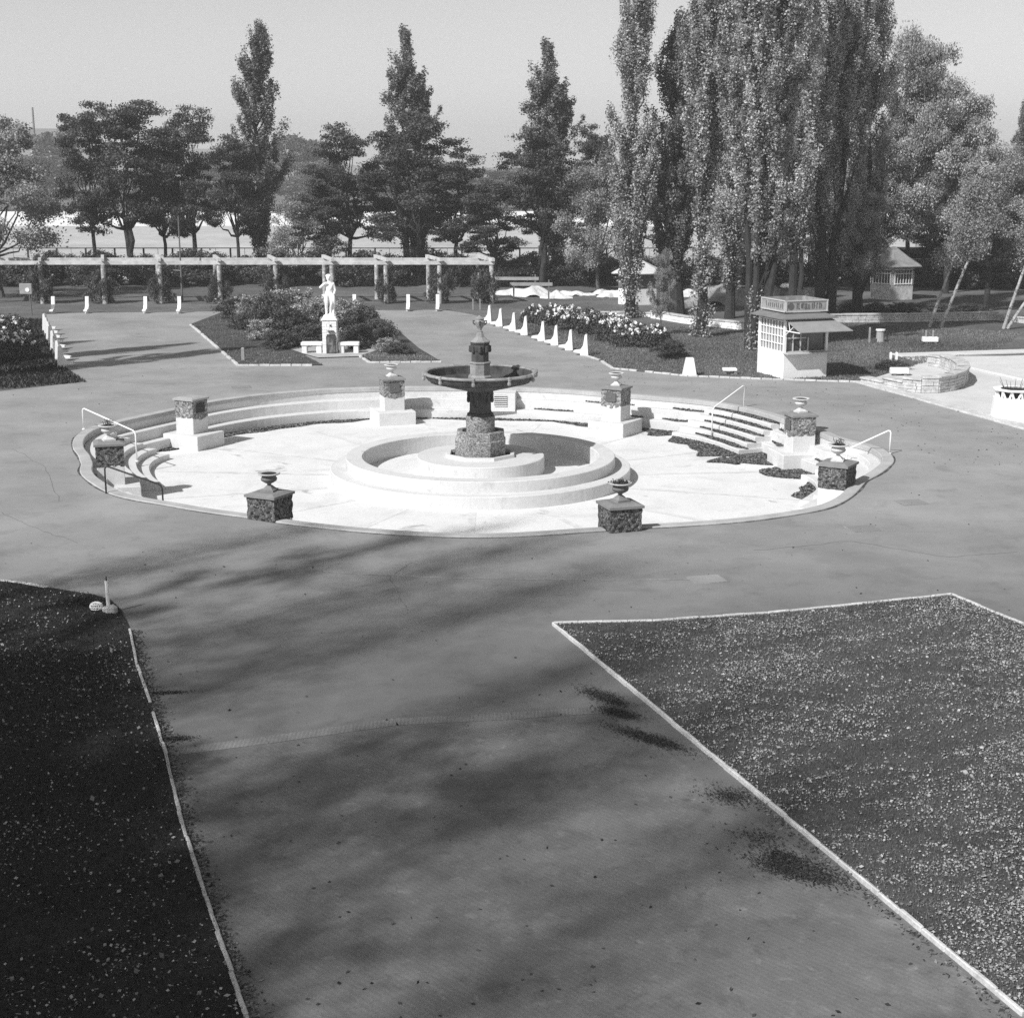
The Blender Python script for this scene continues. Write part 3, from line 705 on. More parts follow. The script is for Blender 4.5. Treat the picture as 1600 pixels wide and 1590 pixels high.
for i in range(8):
    a = (L0[0] + (L7[0] - L0[0]) * i / 7, L0[1] + (L7[1] - L0[1]) * i / 7)
    b_t = [0, .135, .29, .42, .60, .73, .865, 1][i]
    b = (Rr0[0] + (Rr7[0] - Rr0[0]) * b_t, Rr0[1] + (Rr7[1] - Rr0[1]) * b_t)
    la = f'white concrete bench support, {ordn[i]} in the row left of the statue'
    lb = f'white concrete bench support, {ordn[i]} in the row beside the rose bushes'
    if i == 0:
        sup.location = (*a, 0); sup.rotation_euler = (0, 0, .05); prop(sup, la, group='bench supports on the left')
    else: dup(sup, la, a, .05, group='bench supports on the left')
    dup(sup, lb, b, math.pi - .22, (1.0, 1, 1.06), group='bench supports beside the roses')
bx = [84, 137, 228, 281, 369, 420, 506, 554, 638, 684]
for i, x in enumerate(bx):
    g = G(x, 489 - (x > 500) * 3.5)
    o = dup(sup, 'white bench support at the plaza edge before the pergola, ' + ['leftmost of the row', 'second from the left', 'third from the left', 'fourth from the left', 'fifth, left of the shrubs', 'sixth, behind the shrubs', 'behind the statue pedestal', 'just right of the statue', 'second from the right end', 'rightmost of the row'][i], g, -math.pi / 2, (1, .8, 1.05), group='bench supports in front of the pergola')
co = thing('cone_bollard', 'small white tapered concrete block at the lawn edge left of the kiosk', 'bollard', (*G(1077, 586), 0))
obj('body', MB().box((0, 0, .36), (.56, .5, .72), taper=.55), 'white_paint', co)
obj('cap', MB().box((0, 0, .725), (.29, .26, .02)), 'white_paint', co)

# ------------------------------------------------------------------ pergola
pg = thing('pergola', 'long white timber pergola with round posts behind the plaza', 'pergola', (-15, 95, 0))
PY = 95.; fp = [-38.0, -34.05, -30.1, -26.1, -22.5, -18.7, -15.1, -11.5, -8.05, -4.63, -1.3]
def rel(p): return (p[0] + 15, p[1] - 95, p[2])
for i, x in enumerate(fp):
    xr = x - .9
    obj('post', MB().tube([rel((x, PY, 0)), rel((x, PY, 2.42))], [.17, .15], 10), 'pergola_post', pg, smooth=True)
    if i > 1 or 1: obj('post', MB().tube([rel((xr, PY + 3.3, 0)), rel((xr, PY + 3.3, 2.42))], [.16, .14], 10), 'pergola_post', pg, smooth=True)
    d = Vector((xr - x, 3.3, 0)); an = math.atan2(d.y, d.x)
    c = ((x + xr) / 2, PY + 1.65, 2.80)
    obj('cross_beam', MB().bbox(rel(c), (d.length + .9, .2, .2), .01, an), 'pergola_timber', pg)
obj('front_beam', MB().bbox(rel((-20.4, PY, 2.59)), (38.6, .18, .23), .01), 'pergola_timber', pg)
obj('rear_beam', MB().bbox(rel((-21.3, PY + 3.3, 2.59)), (38.6, .18, .23), .01), 'pergola_timber', pg)

# ------------------------------------------------------------------ kiosk with awning
kA, kB, kC = Vector(G(1187, 581)), Vector(G(1223, 592)), Vector(G(1291, 588.5))
fdir = (kC - kB).normalized(); kw = (kC - kB).length; kd = (kA - kB).length * 1.0
ka = math.atan2(fdir.y, fdir.x)
kt = thing('kiosk', 'white wooden kiosk with glazed side, board awning and roof sign box', 'kiosk', (*kB, 0), ka)
# local frame: x along the front, y into the kiosk
t_ = .05
obj('lower_walls', MB().bbox((kw / 2, kd / 2, .53), (kw, kd, 1.06), .01), 'white_paint', kt)
mb = MB()
for x, y in ((.05, .05), (kw - .05, .05), (kw - .05, kd - .05), (.05, kd - .05)): obj('corner_post', MB().box((x, y, 1.74), (.1, .1, 1.36)), 'white_paint', kt)
obj('back_wall', mb.box((kw / 2, kd - .05, 1.74), (kw - .2, .06, 1.36)), 'white_paint', kt)
gl_ = obj('side_window', MB().box((.09, kd / 2, 1.72), (.02, kd - .2, 1.30)), 'curtain', kt)
mb = MB()
for i in range(9): mb.box((.05, .14 + (kd - .28) * i / 8, 1.72), (.05, .035 if i % 2 else .05, 1.3))
for i in range(5): mb.box((.047, kd / 2, 1.09 + 1.26 * i / 4), (.05, kd - .2, .035))
obj('glazing_bars', mb, 'white_paint', gl_)
gf = obj('front_window', MB().box((kw / 2, .12, 1.72), (kw - .2, .02, 1.30)), 'window_glass', kt)
mb = MB()
for x in (.45, .80, 1.15): mb.box((x if x < kw else kw * .8, .08, 1.72 if x < 1 else 1.38), (.045, .05, 1.3 if x < 1 else .6))
mb.box((.55, .077, 1.66), (1.0, .05, .05)); mb.box((kw / 2, .077, 1.09), (kw - .2, .05, .06))
obj('window_frame', mb, 'grey_paint', gf)
obj('pay_hatch', MB().box((.64, .105, 1.38), (.30, .01, .48)), 'dark_metal', gf)
obj('rear_side_window', MB().box((kw - .09, kd / 2, 1.72), (.02, kd - .2, 1.30)), 'window_glass', kt)
obj('counter_shelf', MB().bbox((kw / 2 + .05, -.17, 1.06), (kw + .15, .40, .05), .01), 'grey_paint', kt)
rf = MB(); o1 = .28
rf.add([(-o1, -o1, 2.46), (kw + o1, -o1, 2.46), (kw + o1, kd + o1, 2.46), (-o1, kd + o1, 2.46), (-o1, -o1, 2.50), (kw + o1, -o1, 2.50), (kw + o1, kd + o1, 2.50), (-o1, kd + o1, 2.50), (.12, .12, 2.66), (kw - .12, .12, 2.66), (kw - .12, kd - .12, 2.66), (.12, kd - .12, 2.66)],
       [(3, 2, 1, 0), (0, 1, 5, 4), (1, 2, 6, 5), (2, 3, 7, 6), (3, 0, 4, 7), (4, 5, 9, 8), (5, 6, 10, 9), (6, 7, 11, 10), (7, 4, 8, 11), (8, 9, 10, 11)])
obj('roof', rf, 'roof_felt', kt)
obj('wall_head', MB().box((kw / 2, kd / 2, 2.43), (kw + .02, kd + .02, .055)), 'white_paint', kt)
aw = MB(); ax0, ax1 = .05, kw + .55
aw.add([(ax0 - .05, -.06, 2.40), (kw + .12, -.06, 2.40), (ax1, -1.0, 1.98), (ax0 + .1, -1.0, 1.98), (ax0 - .05, -.06, 2.43), (kw + .12, -.06, 2.43), (ax1, -1.0, 2.01), (ax0 + .1, -1.0, 2.01)], [(3, 2, 1, 0), (4, 5, 6, 7), (0, 1, 5, 4), (1, 2, 6, 5), (2, 3, 7, 6), (3, 0, 4, 7)])
obj('awning', aw, 'awning_board', kt)
mb = MB().tube([(.03, -.02, 1.98), (.15, -.97, 1.97)], .025, 6).tube([(.03, -.02, 1.8), (.1, -.5, 2.16)], .018, 6).tube([(.05, -.35, 1.98), (.06, -.2, 2.34)], .015, 6)
obj('awning_bracket', mb, 'white_paint', kt)
# sign box standing on the roof
sb = MB(); bx0, bx1, by0, by1, bz0, bz1 = .08, kw - .06, .12, kd - .12, 2.72, 3.20
for (x0, y0, x1, y1) in ((bx0, by0, bx1, by0), (bx1, by0, bx1, by1), (bx1, by1, bx0, by1), (bx0, by1, bx0, by0)):
    sb.box(((x0 + x1) / 2, (y0 + y1) / 2, (bz0 + bz1) / 2), (abs(x1 - x0) + .04, abs(y1 - y0) + .04, bz1 - bz0))
sg = obj('sign_box', sb, 'sign_face', kt)
mb = MB()
for zz in (bz0 + .02, bz1 - .02):
    mb.box(((bx0 + bx1) / 2, by0 - .03, zz), (bx1 - bx0 + .1, .04, .05)); mb.box((bx0 - .03, (by0 + by1) / 2, zz), (.04, by1 - by0 + .1, .05))
for x, y in ((bx0, by0 - .033), (bx1, by0 - .033), (bx0 - .033, by0), (bx0 - .033, by1)): mb.box((x, y, (bz0 + bz1) / 2), (.05, .05, bz1 - bz0))
obj('sign_frame', mb, 'grey_paint', sg)
mb = MB(); r = random.Random(5)                 # worn, unreadable characters: a disc and broken strokes
mb.lathe([(0, 0), (.14, 0), (.14, .012), (0, .012)], 20, (0, 0, 0)); mb.v = [(x + .30, by0 - .022 - z_, y + 2.96) for x, y, z_ in mb.v]
for i, x in enumerate((.58, .66, .78, .84, .95, 1.02, 1.12, 1.30, 1.38, 1.5, 1.62, 1.70)):
    if x < kw - .2: mb.box((x, by0 - .026, 2.96 + r.uniform(-.02, .02)), (r.choice((.03, .045)), .012, r.uniform(.16, .26))); mb.box((x + .02, by0 - .027, 2.96 + r.choice((-.1, .0, .1))), (.05, .012, .035))
for i in range(9): mb.box((bx0 - .026, .35 + i * .17, 2.96 + r.uniform(-.03, .03)), (.012, .04, r.uniform(.12, .22)))
obj('worn_lettering', mb, 'plaque_bronze', sg)

# ------------------------------------------------------------------ two polygonal pavilions at the back
def pavilion(px, py, rad, wallh, roofh, label, pale, rot):
    c = G(px, py); t = thing('pavilion', label, 'kiosk', (*c, 0), rot)
    n = 6
    obj('lower_wall', MB().lathe([(rad, 0), (rad, 1.0)], n), 'ashlar_white' if pale else 'ashlar', t)
    obj('upper_wall', MB().lathe([(rad * .985, 1.0), (rad * .985, wallh)], n), 'wood_grey' if pale else 'grey_paint', t)
    obj('roof', MB().lathe([(rad * .9, wallh - .03), (rad * 1.35, wallh - .12), (rad * 1.37, wallh - .06), (rad * .75, wallh + roofh * .42), (rad * .1, wallh + roofh), (0, wallh + roofh * 1.03)], n), 'white_concrete' if pale else 'shingle', t)
    ap = rad * math.cos(math.pi / n)
    for i in range(n):
        a = math.pi / n + i * 2 * math.pi / n
        if pale:
            if i % 2: continue
            o = obj('window', MB().box((ap + .0, 0, 1.55), (.05, rad * .8, .85)), 'wood_grey', t); o.rotation_euler = (0, 0, a)
        else:
            o = obj('window', MB().box((ap + .0, 0, 1.52), (.04, rad * .82, .92)), 'window_glass', t); o.rotation_euler = (0, 0, a)
            mb = MB()
            for q in range(7): mb.box((ap + .03, -rad * .41 + rad * .82 * q / 6, 1.42), (.04, .035 if q % 6 else .09, .86))
            for q in (1.06, 1.72, 1.98): mb.box((ap + .033, 0, q), (.045, rad * .86, .06))
            b_ = obj('frame', mb, 'white_paint', o)
    return t
pavilion(997, 474, 1.4, 2.05, .75, 'small six-sided pavilion with pale roof behind the poplar trunk', True, .35)
pavilion(1392, 466, 1.55, 2.25, 1.15, 'six-sided pavilion with shingled roof and white barred windows at the back right', False, .3)

# ------------------------------------------------------------------ coursed stone walls
def stonewall(pts, h, wd, label, m='ashlar', course=.13, capm='ashlar', hs=None):
    t = thing('stone_wall', label, 'wall', (*pts[0], 0)); o = pts[0]; r = random.Random(int(pts[0][0] * 31)); mb = MB(); cp = MB()
    h0 = h
    for k_, (a, b) in enumerate(zip(pts, pts[1:])):
        h = h0 if hs is None else (hs[k_] + hs[k_ + 1]) / 2
        a = Vector((a[0] - o[0], a[1] - o[1])); b = Vector((b[0] - o[0], b[1] - o[1])); d = b - a; u = d.normalized(); an = math.atan2(d.y, d.x); a = a - u * (.06 if k_ else 0); L = d.length + (.12 if k_ else .06)
        nz = max(1, round((h - .07) / course)); cz = (h - .07) / nz
        for j in range(nz):
            x = 0.
            while x < L - 1e-3:
                w_ = min(r.uniform(.25, .75), L - x)
                if L - x - w_ < .15: w_ = L - x
                c = a + u * (x + w_ / 2)
                mb.bbox((c.x, c.y, cz * (j + .5)), (w_ - .014, wd * r.uniform(.9, 1.03), cz - .012), .012, an); x += w_
        n = max(1, round(L / .9))
        for i in range(n):
            c = a + u * L * (i + .5) / n
            cp.bbox((c.x, c.y, h - .035), (L / n - .008, wd * 1.2, .07), .012, an)
    obj('coursed_blocks', mb, m, t); obj('coping', cp, capm, t)
    return t
cw = P((1350, 597), (1385, 604), (1415, 610.5), (1440, 613), (1462, 613), (1483, 609.5), (1498, 604), (1504.5, 597), (1502, 589), (1490, 580), (1474, 574), (1455, 571))
stonewall(cw, .58, .42, 'curved pale dry-stone wall right of the kiosk, beside the plaza', hs=[.16, .32, .5, .62, .66, .66, .66, .66, .66, .62, .55, .45])
stonewall(P((1294, 504), (1420, 503), (1556, 500)), .5, .35, 'long low coursed stone wall behind the leaning birches')
stonewall(P((1556, 500), (1600, 505), (1650, 512)), .35, .35, 'pale low wall end at the far right edge')
stonewall(P((1020, 497), (1068, 505), (1115, 511), (1165, 516), (1200, 518)), .45, .35, 'white low stone wall between the ivy-clad poplar trunks', m='ashlar_white')
stonewall(P((938, 494), (985, 494), (1016, 495)), .28, .35, 'short white stone wall behind the rose bushes', m='ashlar_white')

# ------------------------------------------------------------------ white bathing pool at the right
pl = thing('bathing_pool', 'empty white bathing pool with raised border at the right edge', 'pool', (*G(1490, 562), 0))
o_ = G(1490, 562)
pin = P((1478, 561), (1600, 586.5)); far = P((1478, 561), (1600, 556.5))
a1 = ext(pin[0], pin[1], 40); a2 = ext(far[0], far[1], 55)
def rl(p): return (p[0] - o_[0], p[1] - o_[1])
obj('pool_floor', MB().prism([rl(q) for q in (pin[0], a1, (60, a1[1]), (60, a2[1]), a2)], .0, .05), 'white_concrete', pl)
def strip(a, b, wd, h):
    a = Vector(a); b = Vector(b); d = b - a; c = (a + b) / 2
    h *= .45; return MB().bbox((*rl(c), h / 2), (d.length, wd, h), .02, math.atan2(d.y, d.x))
pi2 = P((1470, 563), (1600, 592)); obj('border', strip(pi2[0], ext(pi2[0], pi2[1], 40), .9, .22), 'white_concrete', pl)
pi3 = P((1400, 556.5), (1600, 550)); obj('border', strip(pi3[0], ext(pi3[0], pi3[1], 55), 1.0, .18), 'white_concrete', pl)

# ------------------------------------------------------------------ octagonal planter
pc = G(1582, 652); pt = thing('planter', 'white octagonal stone planter with openwork top at the right edge', 'planter', (*pc, 0), .2); pt.scale = (.9, .9, .9)
obj('base', MB().lathe([(.86, 0), (.80, .78), (.76, .80), (.3, .80)], 8), 'white_paint', pt)
mb = MB()
for i in range(24):
    a = i * math.pi / 12; s_ = 1 if i % 2 else -1
    mb.tube([(.62 * math.cos(a), .62 * math.sin(a), .80), (.70 * math.cos(a + s_ * .13), .70 * math.sin(a + s_ * .13), 1.06)], .045, 6)
obj('openwork', mb, 'white_paint', pt)
obj('ring', MB().lathe([(.60, 1.05), (.82, 1.07), (.84, 1.11), (.80, 1.14), (.55, 1.13)], 8, ring=True), 'white_paint', pt)
obj('inner_pot', MB().lathe([(.5, .8), (.55, 1.08), (0, 1.06)], 16), 'soil', pt)
mb = MB(); r = random.Random(2)
for i in range(16):
    a = r.uniform(0, 6.28); q = r.uniform(.1, .4); mb.tube([(q * math.cos(a), q * math.sin(a), 1.06), (q * 1.6 * math.cos(a), q * 1.6 * math.sin(a), 1.06 + r.uniform(.15, .5))], [.012, .005], 4)
obj('dry_stalks', mb, 'bark_dark', pt)

# ------------------------------------------------------------------ fence behind the pergola
fn = thing('fence', 'dark post-and-wire fence in front of the bright meadow', 'fence', (0, FENCE_Y, 0))
fpost = MB(); 
x = -44.; i = 0
while x < 62:
    obj('post', MB().box((x, 0, 1.25), (.12, .12, 2.5)), 'dark_metal', fn); x += 2.23
wires = MB()
for zz in (.5, 1.2, 1.85): wires.tube([(-44, 0, zz), (62, 0, zz)], .012, 4)
for q in range(48): wires.tube([(-42.9 + q * 2.23, 0, 0), (-42.9 + q * 2.23, 0, 2.45)], .02, 4)
obj('wires', wires, 'wood_grey', fn)
obj('top_rail', MB().box((9, 0, 2.46), (106, .07, .07)), 'dark_metal', fn)
# long old wall with a dark eaves line at the back right
lw = thing('garden_wall', 'long stained old wall with dark roof edge at the back right', 'wall', (42, 110, 0), -.03)
mb = MB(); mb.box((-.5, 0, .95), (31, .5, 1.9))
obj('wall_face', mb, 'old_wall', lw)
mb = MB()
for i in range(7): mb.box((-13.2 + i * 4.2, -.27, .85), (1.5, .06, 1.7))
obj('dark_doorways', mb, 'dark_metal', lw)
obj('eaves', MB().box((-.5, -.3, 2.55), (32, 2., .16), rx=.12).box((-.5, .1, 2.2), (31, .4, .55)), 'bark_dark', lw)

# ------------------------------------------------------------------ poles, signs, small furniture
pp = G(285, 470); pole = thing('pole', 'tall thin pole standing among the pergola bays, left of the statue', 'pole', (*pp, 0))
obj('shaft', MB().tube([(0, 0, 0), (0, 0, ZA(338, pp[1]))], [.07, .04], 8), 'wood_grey', pole)
obj('arm', MB().tube([(-.65, 0, 2.0), (0, 0, 1.95)], .025, 6), 'timber', pole)
bxp = G(50, 492); bs = thing('ball_sign', 'rounded grey board on a thin leg left of the pergola shrubs', 'sign', (*bxp, 0))
obj('leg', MB().tube([(0, 0, 0), (-.05, 0, 1.2)], .04, 6), 'wood_grey', bs)
obj('board', MB().bbox((-.25, 0, 1.55), (.75, .1, .62), .04), 'timber', bs)
obj('pale_mark', MB().lathe([(0, 0), (.13, 0), (.13, .01), (0, .01)], 12), 'white_paint', bs).location = (-.15, -.07, 1.48)
bs.children[2].rotation_euler = (math.pi / 2, 0, 0)
# post with a stone at the corner of the left lawn
lc = G(170, 955, .03); po = thing('marker_post', 'thin pale post set in a white stone at the corner of the dark left lawn', 'post', (*lc, .03))
obj('shaft', MB().tube([(0, 0, 0), (-.01, 0, .62)], .038, 8), 'white_paint', po)
obj('tip', MB().tube([(-.01, 0, .6), (-.01, 0, .72)], [.018, .012], 6), 'dark_metal', po)
obj('stone', MB().bbox((.07, -.05, .06), (.22, .16, .16), .04).bbox((-.06, .02, .05), (.14, .12, .12), .04), 'kerb_white', po)
wk = thing('wire_basket', 'crumpled pale wire basket lying on the dark left lawn beside the post', 'basket', (*G(151, 953, .03), .08))
mb = MB(); r = random.Random(9)
for i in range(9):
    a = i * math.pi / 9; mb.tube([(.13 * math.cos(a) * math.cos(q) , .10 * math.sin(a) * math.cos(q), .09 * math.sin(q) + .03) for q in np.linspace(0, 2 * math.pi, 14)], .007, 4, False)
for q in (-.6, 0, .6): mb.tube([(.13 * math.cos(q) * math.cos(a), .10 * math.cos(q) * math.sin(a), .09 * math.sin(q) + .03) for a in np.linspace(0, 2 * math.pi, 18)], .008, 4, False)
obj('wire_hoops', mb, 'white_paint', wk)
def stake(px, py, h, label, r_=.035, m='timber', nm='stake'):
    c = G(px, py); t = thing(nm, label, nm, (*c, 0)); obj('shaft', MB().box((0, 0, h / 2), (r_ * 2, r_ * 2, h)), m, t); obj('tip', MB().box((0, 0, h + .02), (r_ * 2, r_ * 2, .04), taper=.4), m, t); return t
stake(380, 563, .55, 'short pale stake in the left corner of the statue bed', .07)
stake(739, 484, .62, 'left one of two thin stakes right of the pergola end')
stake(750, 484, .62, 'right one of two thin stakes right of the pergola end')
stake(1446, 536, .6, 'left one of two thin stakes behind the white trough')
stake(1457, 536, .6, 'right one of two thin stakes behind the white trough')
stake(1391, 569, .5, 'left one of two pale stakes in the lawn behind the curved wall', .05, 'white_paint')
stake(1400, 569, .5, 'right one of two pale stakes in the lawn behind the curved wall', .05, 'white_paint')
stake(1358, 536, .75, 'thin pale stake left of the litter bin', .04)
bi = thing('litter_bin', 'squat pale litter bin with white lid on the lawn right of the kiosk', 'bin', (*G(1375, 534), 0))
obj('drum', MB().lathe([(.22, 0), (.19, .55), (.12, .56)], 12), 'pale_cap_stone', bi); obj('lid', MB().lathe([(0, .56), (.24, .56), (.24, .63), (0, .64)], 12), 'white_paint', bi)
obj('support', MB().tube([(.32, -.2, 0), (.28, -.15, .6)], .04, 6), 'bark_dark', bi)
for px, py, lab in ((1453, 536, 'white stone trough on the lawn in front of two stakes'), (1405, 586, 'white stone trough on the lawn behind the curved wall'), (1140, 584, 'low pale stone trough at the lawn edge left of the kiosk')):
    t = thing('trough', lab, 'trough', (*G(px, py), 0)); obj('basin', MB().bbox((0, 0, .20), (.75 if px != 1140 else .6, .42, .22 if px != 1140 else .1), .03), 'white_paint', t)
    obj('feet', MB().box((-.22, 0, .06), (.12, .34, .12)).box((.22, 0, .06), (.12, .34, .12)), 'cap_stone', t)
# manhole covers
for px, py, lab in ((1424, 785, 'square cover in the paving right of the basin, nearest its rim'), (1349, 826, 'square cover in the paving at the front right'), (1105, 905, 'square cover in the paving above the right lawn'), (377, 605, 'dark square cover in the paving behind the pier without an urn')):
    t = thing('manhole_cover', lab, 'manhole cover', (*G(px, py), 0), .25)
    obj('frame', MB().box((0, 0, .004), (.75, .62, .012)), 'joint_line', t); obj('plate', MB().box((0, 0, .009), (.68, .55, .012)), 'cross_asphalt', t)
# wooden profile frames and sand heaps behind
for px, py, w_, lab in ((830, 469, 2.3, 'nearer rough timber builders frame among the sand heaps'), (800, 459, 3.2, 'farther rough timber builders frame beside the pergola end')):
    c = G(px, py); t = thing('timber_frame', lab, 'timber frame', (*c, 0), -.05)
    for q in (-1, 1): obj('post', MB().box((q * w_ / 2, 0, .62), (.1, .1, 1.45 if q > 0 else 1.1)), 'wood_grey', t)
    obj('board', MB().box((0, -.07, 1.05), (w_ + .5, .04, .22)), 'timber', t)
def heap(px, py, w_, h, label, m='sand_heap', seed=0):
    c = G(px, py); r = np.random.default_rng(seed + int(px)); N = 26; mb = MB(); v = []; f = []
    ph = r.uniform(0, 6, 8)
    for j in range(N):
        for i in range(N):
            u = i / (N - 1) * 2 - 1; v_ = j / (N - 1) * 2 - 1; q = math.hypot(u, v_); an = math.atan2(v_, u)
            e = 1 + .18 * math.sin(3 * an + ph[0]) + .1 * math.sin(7 * an + ph[1])
            zz = h * max(0, 1 - (q / e)) ** .9 * (1 + .25 * math.sin(5 * u + ph[2]) * math.cos(4 * v_ + ph[3])) + r.uniform(-.02, .02) * h - .02
            v.append((u * w_ / 2, v_ * w_ * .36, zz))
    for j in range(N - 1):
        for i in range(N - 1): f.append((j * N + i, j * N + i + 1, (j + 1) * N + i + 1, (j + 1) * N + i))
    mb.add(v, f); o = obj('sand_heap' if m == 'sand_heap' else 'earth_heap', mb, m, label=label, cat='heap'); o.location = (*c, 0)
for a in ((832, 462, 3.2, .75, 'largest pale sand heap right of the pergola'), (803, 459, 3.0, .45, 'low sand heap nearest the pergola end'), (869, 465, 2.2, .45, 'pale sand heap right of the nearer timber frame'),
          (885, 459, 1.4, .3, 'small sand heap behind the others'), (900, 461, 1.6, .35, 'small pointed sand heap in the middle of the grass'), (917, 461, 1.2, .22, 'smallest sand heap, rightmost before the pavilion'),
          (942, 459, 1.8, .4, 'sand heap left of the pale pavilion'), (957, 463, 2.2, .5, 'sand heap touching the pale pavilion'), (1073, 462, 2.6, .45, 'sand heap right of the pale pavilion')): heap(*a)
heap(1130, 474, 5.2, 1.35, 'big grey earth mound behind the poplar stems', 'earth_heap'); heap(1200, 473, 3.2, 1.3, 'grey earth mound left of the covered stove', 'earth_heap', 2); heap(1256, 470, 3.0, 1.0, 'earth mound right of the roof sign', 'earth_heap', 3)
bt = thing('barrel', 'dark barrel with a pale cloth on top behind the kiosk roof', 'barrel', (*G(1228, 478), 0))
obj('drum', MB().lathe([(.38, 0), (.4, .5), (.38, 1.2), (0, 1.2)], 14), 'dark_metal', bt); obj('cloth', MB().lathe([(.40, 1.17), (.41, 1.3), (.2, 1.42), (0, 1.40)], 9), 'white_paint', bt)

# ------------------------------------------------------------------ trees
def limb_path(a, b, r, sag=.0, n=5, wob=.12):
    a = np.array(a, float); b = np.array(b, float); L = np.linalg.norm(b - a); out = []
    for i in range(n):
        t = i / (n - 1); p = a + (b - a) * t; p[2] += sag * L * math.sin(math.pi * t)
        if 0 < i < n - 1: p += r.normal(size=3) * wob * L / n
        out.append(tuple(p))
    return out
def make_tree(name, label, cat, H, Rc, style, nleaf, leaf, lm, bark, seed, zb=.15, r0=None, lean=(0, 0), group=None, stems=1, ivy=0, soft=1.):
    r = np.random.default_rng(seed); root = thing(name, label, cat, group=group)
    tb = MB(); r0 = r0 or H * .014; clumps = []; rad = []
    if style == 'poplar':
        tops = []
        for s_ in range(stems):
            off = (0, 0) if stems == 1 else ((-.12, .45)[s_], 0) if stems == 2 else (r.uniform(-.5, .5), r.uniform(-.4, .4))
            tx = lean[0] + (0 if stems == 1 else off[0] * (1.1 if stems == 2 else .5 * Rc)); ty = lean[1] + off[1] * 2
            hh = H * (1 if s_ == 0 else r.uniform(.78, .93))
            pts = [(off[0] + tx * (i / 9) ** 1.1 + (r.normal() * .05 * min(i, 3)), off[1] + ty * (i / 9), hh * .94 * i / 9) for i in range(10)]
            tb.tube(pts, [r0 * (1 if stems == 1 else .75) * (1 - (i / 9.3)) ** .75 * (1.25 if i == 0 else 1) for i in range(10)], 8)
            tops.append((pts, hh))
        nl = int(H * 4.2)
        for i in range(nl):
            pts, hh = tops[i % stems]
            u = r.uniform(0, 1) ** .82; zc = hh * (zb + (1 - zb) * u * .97)
            prof = min(1, .55 + u * 1.15) * max(.09, 1 - max(0, (u - .42) / .58) ** 2.4) * (1 + .09 * math.sin(u * 19 + seed) + r.uniform(-.14, .14))
            q = min(8.99, zc / (hh * .94) * 9); j = min(8, int(q)); t = q - j; base = np.array(pts[j]) * (1 - t) + np.array(pts[j + 1]) * t
            ph = r.uniform(0, 6.283); ro = Rc * (1.0 if stems > 1 else 1.15) * prof * r.uniform(.5, 1.)
            up = r.uniform(2.2, 4.6) * (1 - .6 * u)
            st_ = base.copy(); st_[2] = max(.8, zc - up * .9)
            end = base + np.array([ro * math.cos(ph), ro * math.sin(ph), up * .45])
            tb.tube(limb_path(st_, end, r, -.04, 4), [r0 * .22, r0 * .16, r0 * .1, .01], 4, False)
            for c in range(9):
                t2 = .25 + .8 * (c + r.uniform(0, 1)) / 9
                clumps.append(st_ + (end - st_) * t2 + r.normal(size=3) * (.10, .10, .25) * soft); q_ = r.uniform(.7, 1.3) * soft; rad.append((.15 * q_, .15 * q_, .32 * q_))
    else:
        fz = H * zb * r.uniform(.9, 1.1)
        nst = stems
        pads = []; lobes = []
        nlobe = 13 if style == 'locust' else 15
        for i in range(nlobe):
            u = (i + .5) / nlobe; th = i * 2.4 + seed; hgt = zb + .12 + (1 - zb - .16) * u
            wprof = math.sin(math.pi * min(1, max(0.02, (hgt - zb * .7) / (1.02 - zb * .7))) ** .8) ** .65
            q = r.uniform(.35, .82) * Rc * wprof
            lobes.append(np.array([q * math.cos(th) + lean[0] * hgt, q * math.sin(th) + lean[1] * hgt, H * hgt * .97]))
        forks = []
        for s_ in range(nst):
            off = np.array([r.normal() * .35 * (nst > 1), r.normal() * .3 * (nst > 1), 0]); f_ = off * 2.0 + np.array([lean[0] * zb + r.normal() * .2, lean[1] * zb + r.normal() * .2, fz + H * .08])
            tb.tube([tuple(off)] + limb_path(off + (0, 0, .3), f_, r, 0, 5, .1), [r0 * 1.3, r0 * 1.05, r0, r0 * .9, r0 * .85, r0 * .75], 9); forks.append(f_)
        for i, lb in enumerate(lobes):
            f_ = forks[i % nst]
            lp = limb_path(f_ - (0, 0, .1), lb, r, -.08, 6, .22); tb.tube(lp, [r0 * .5, r0 * .42, r0 * .34, r0 * .26, r0 * .18, r0 * .1], 6, False)
            lr = Rc * r.uniform(.30, .46)
            for c in range(11):
                d = r.normal(size=3); d /= np.linalg.norm(d); pc_ = lb + d * lr * r.uniform(.35, 1.05) * (1, 1, .6)
                tb.tube([tuple(lb), tuple((lb + pc_) / 2 + r.normal(size=3) * .08), tuple(pc_)], [r0 * .1, r0 * .07, .008], 3, False)
                k_ = r.uniform(.6, 1.25) * Rc * .105
                if style == 'locust': clumps.append(pc_); rad.append((k_ * 1.25, k_ * 1.25, k_ * .38))
                else: clumps.append(pc_); rad.append((k_, k_, k_ * .75))
    if ivy:
        for i in range(40):
            a = r.uniform(0, 6.28); hz = r.uniform(.1, ivy); clumps.append(np.array([lean[0] * hz / H + (r0 + .12) * math.cos(a), (r0 + .12) * math.sin(a), hz])); rad.append((.2, .2, .4))
    clumps = np.array(clumps); rad = np.array(rad); idx = r.integers(0, len(clumps), nleaf)
    P_ = clumps[idx] + np.clip(r.normal(size=(nleaf, 3)), -2.1, 2.1) * rad[idx] * .8
    P_[:, 2] = np.clip(P_[:, 2], .1, None)
    tone = r.uniform(.12, .88, len(clumps))[idx]
    obj('trunk', tb, bark, root)
    leafmesh('crown', P_, leaf, lm, root, flat=.45 if style == 'locust' else .1, tone=tone, seed=seed)
    return root
PROTO = {}
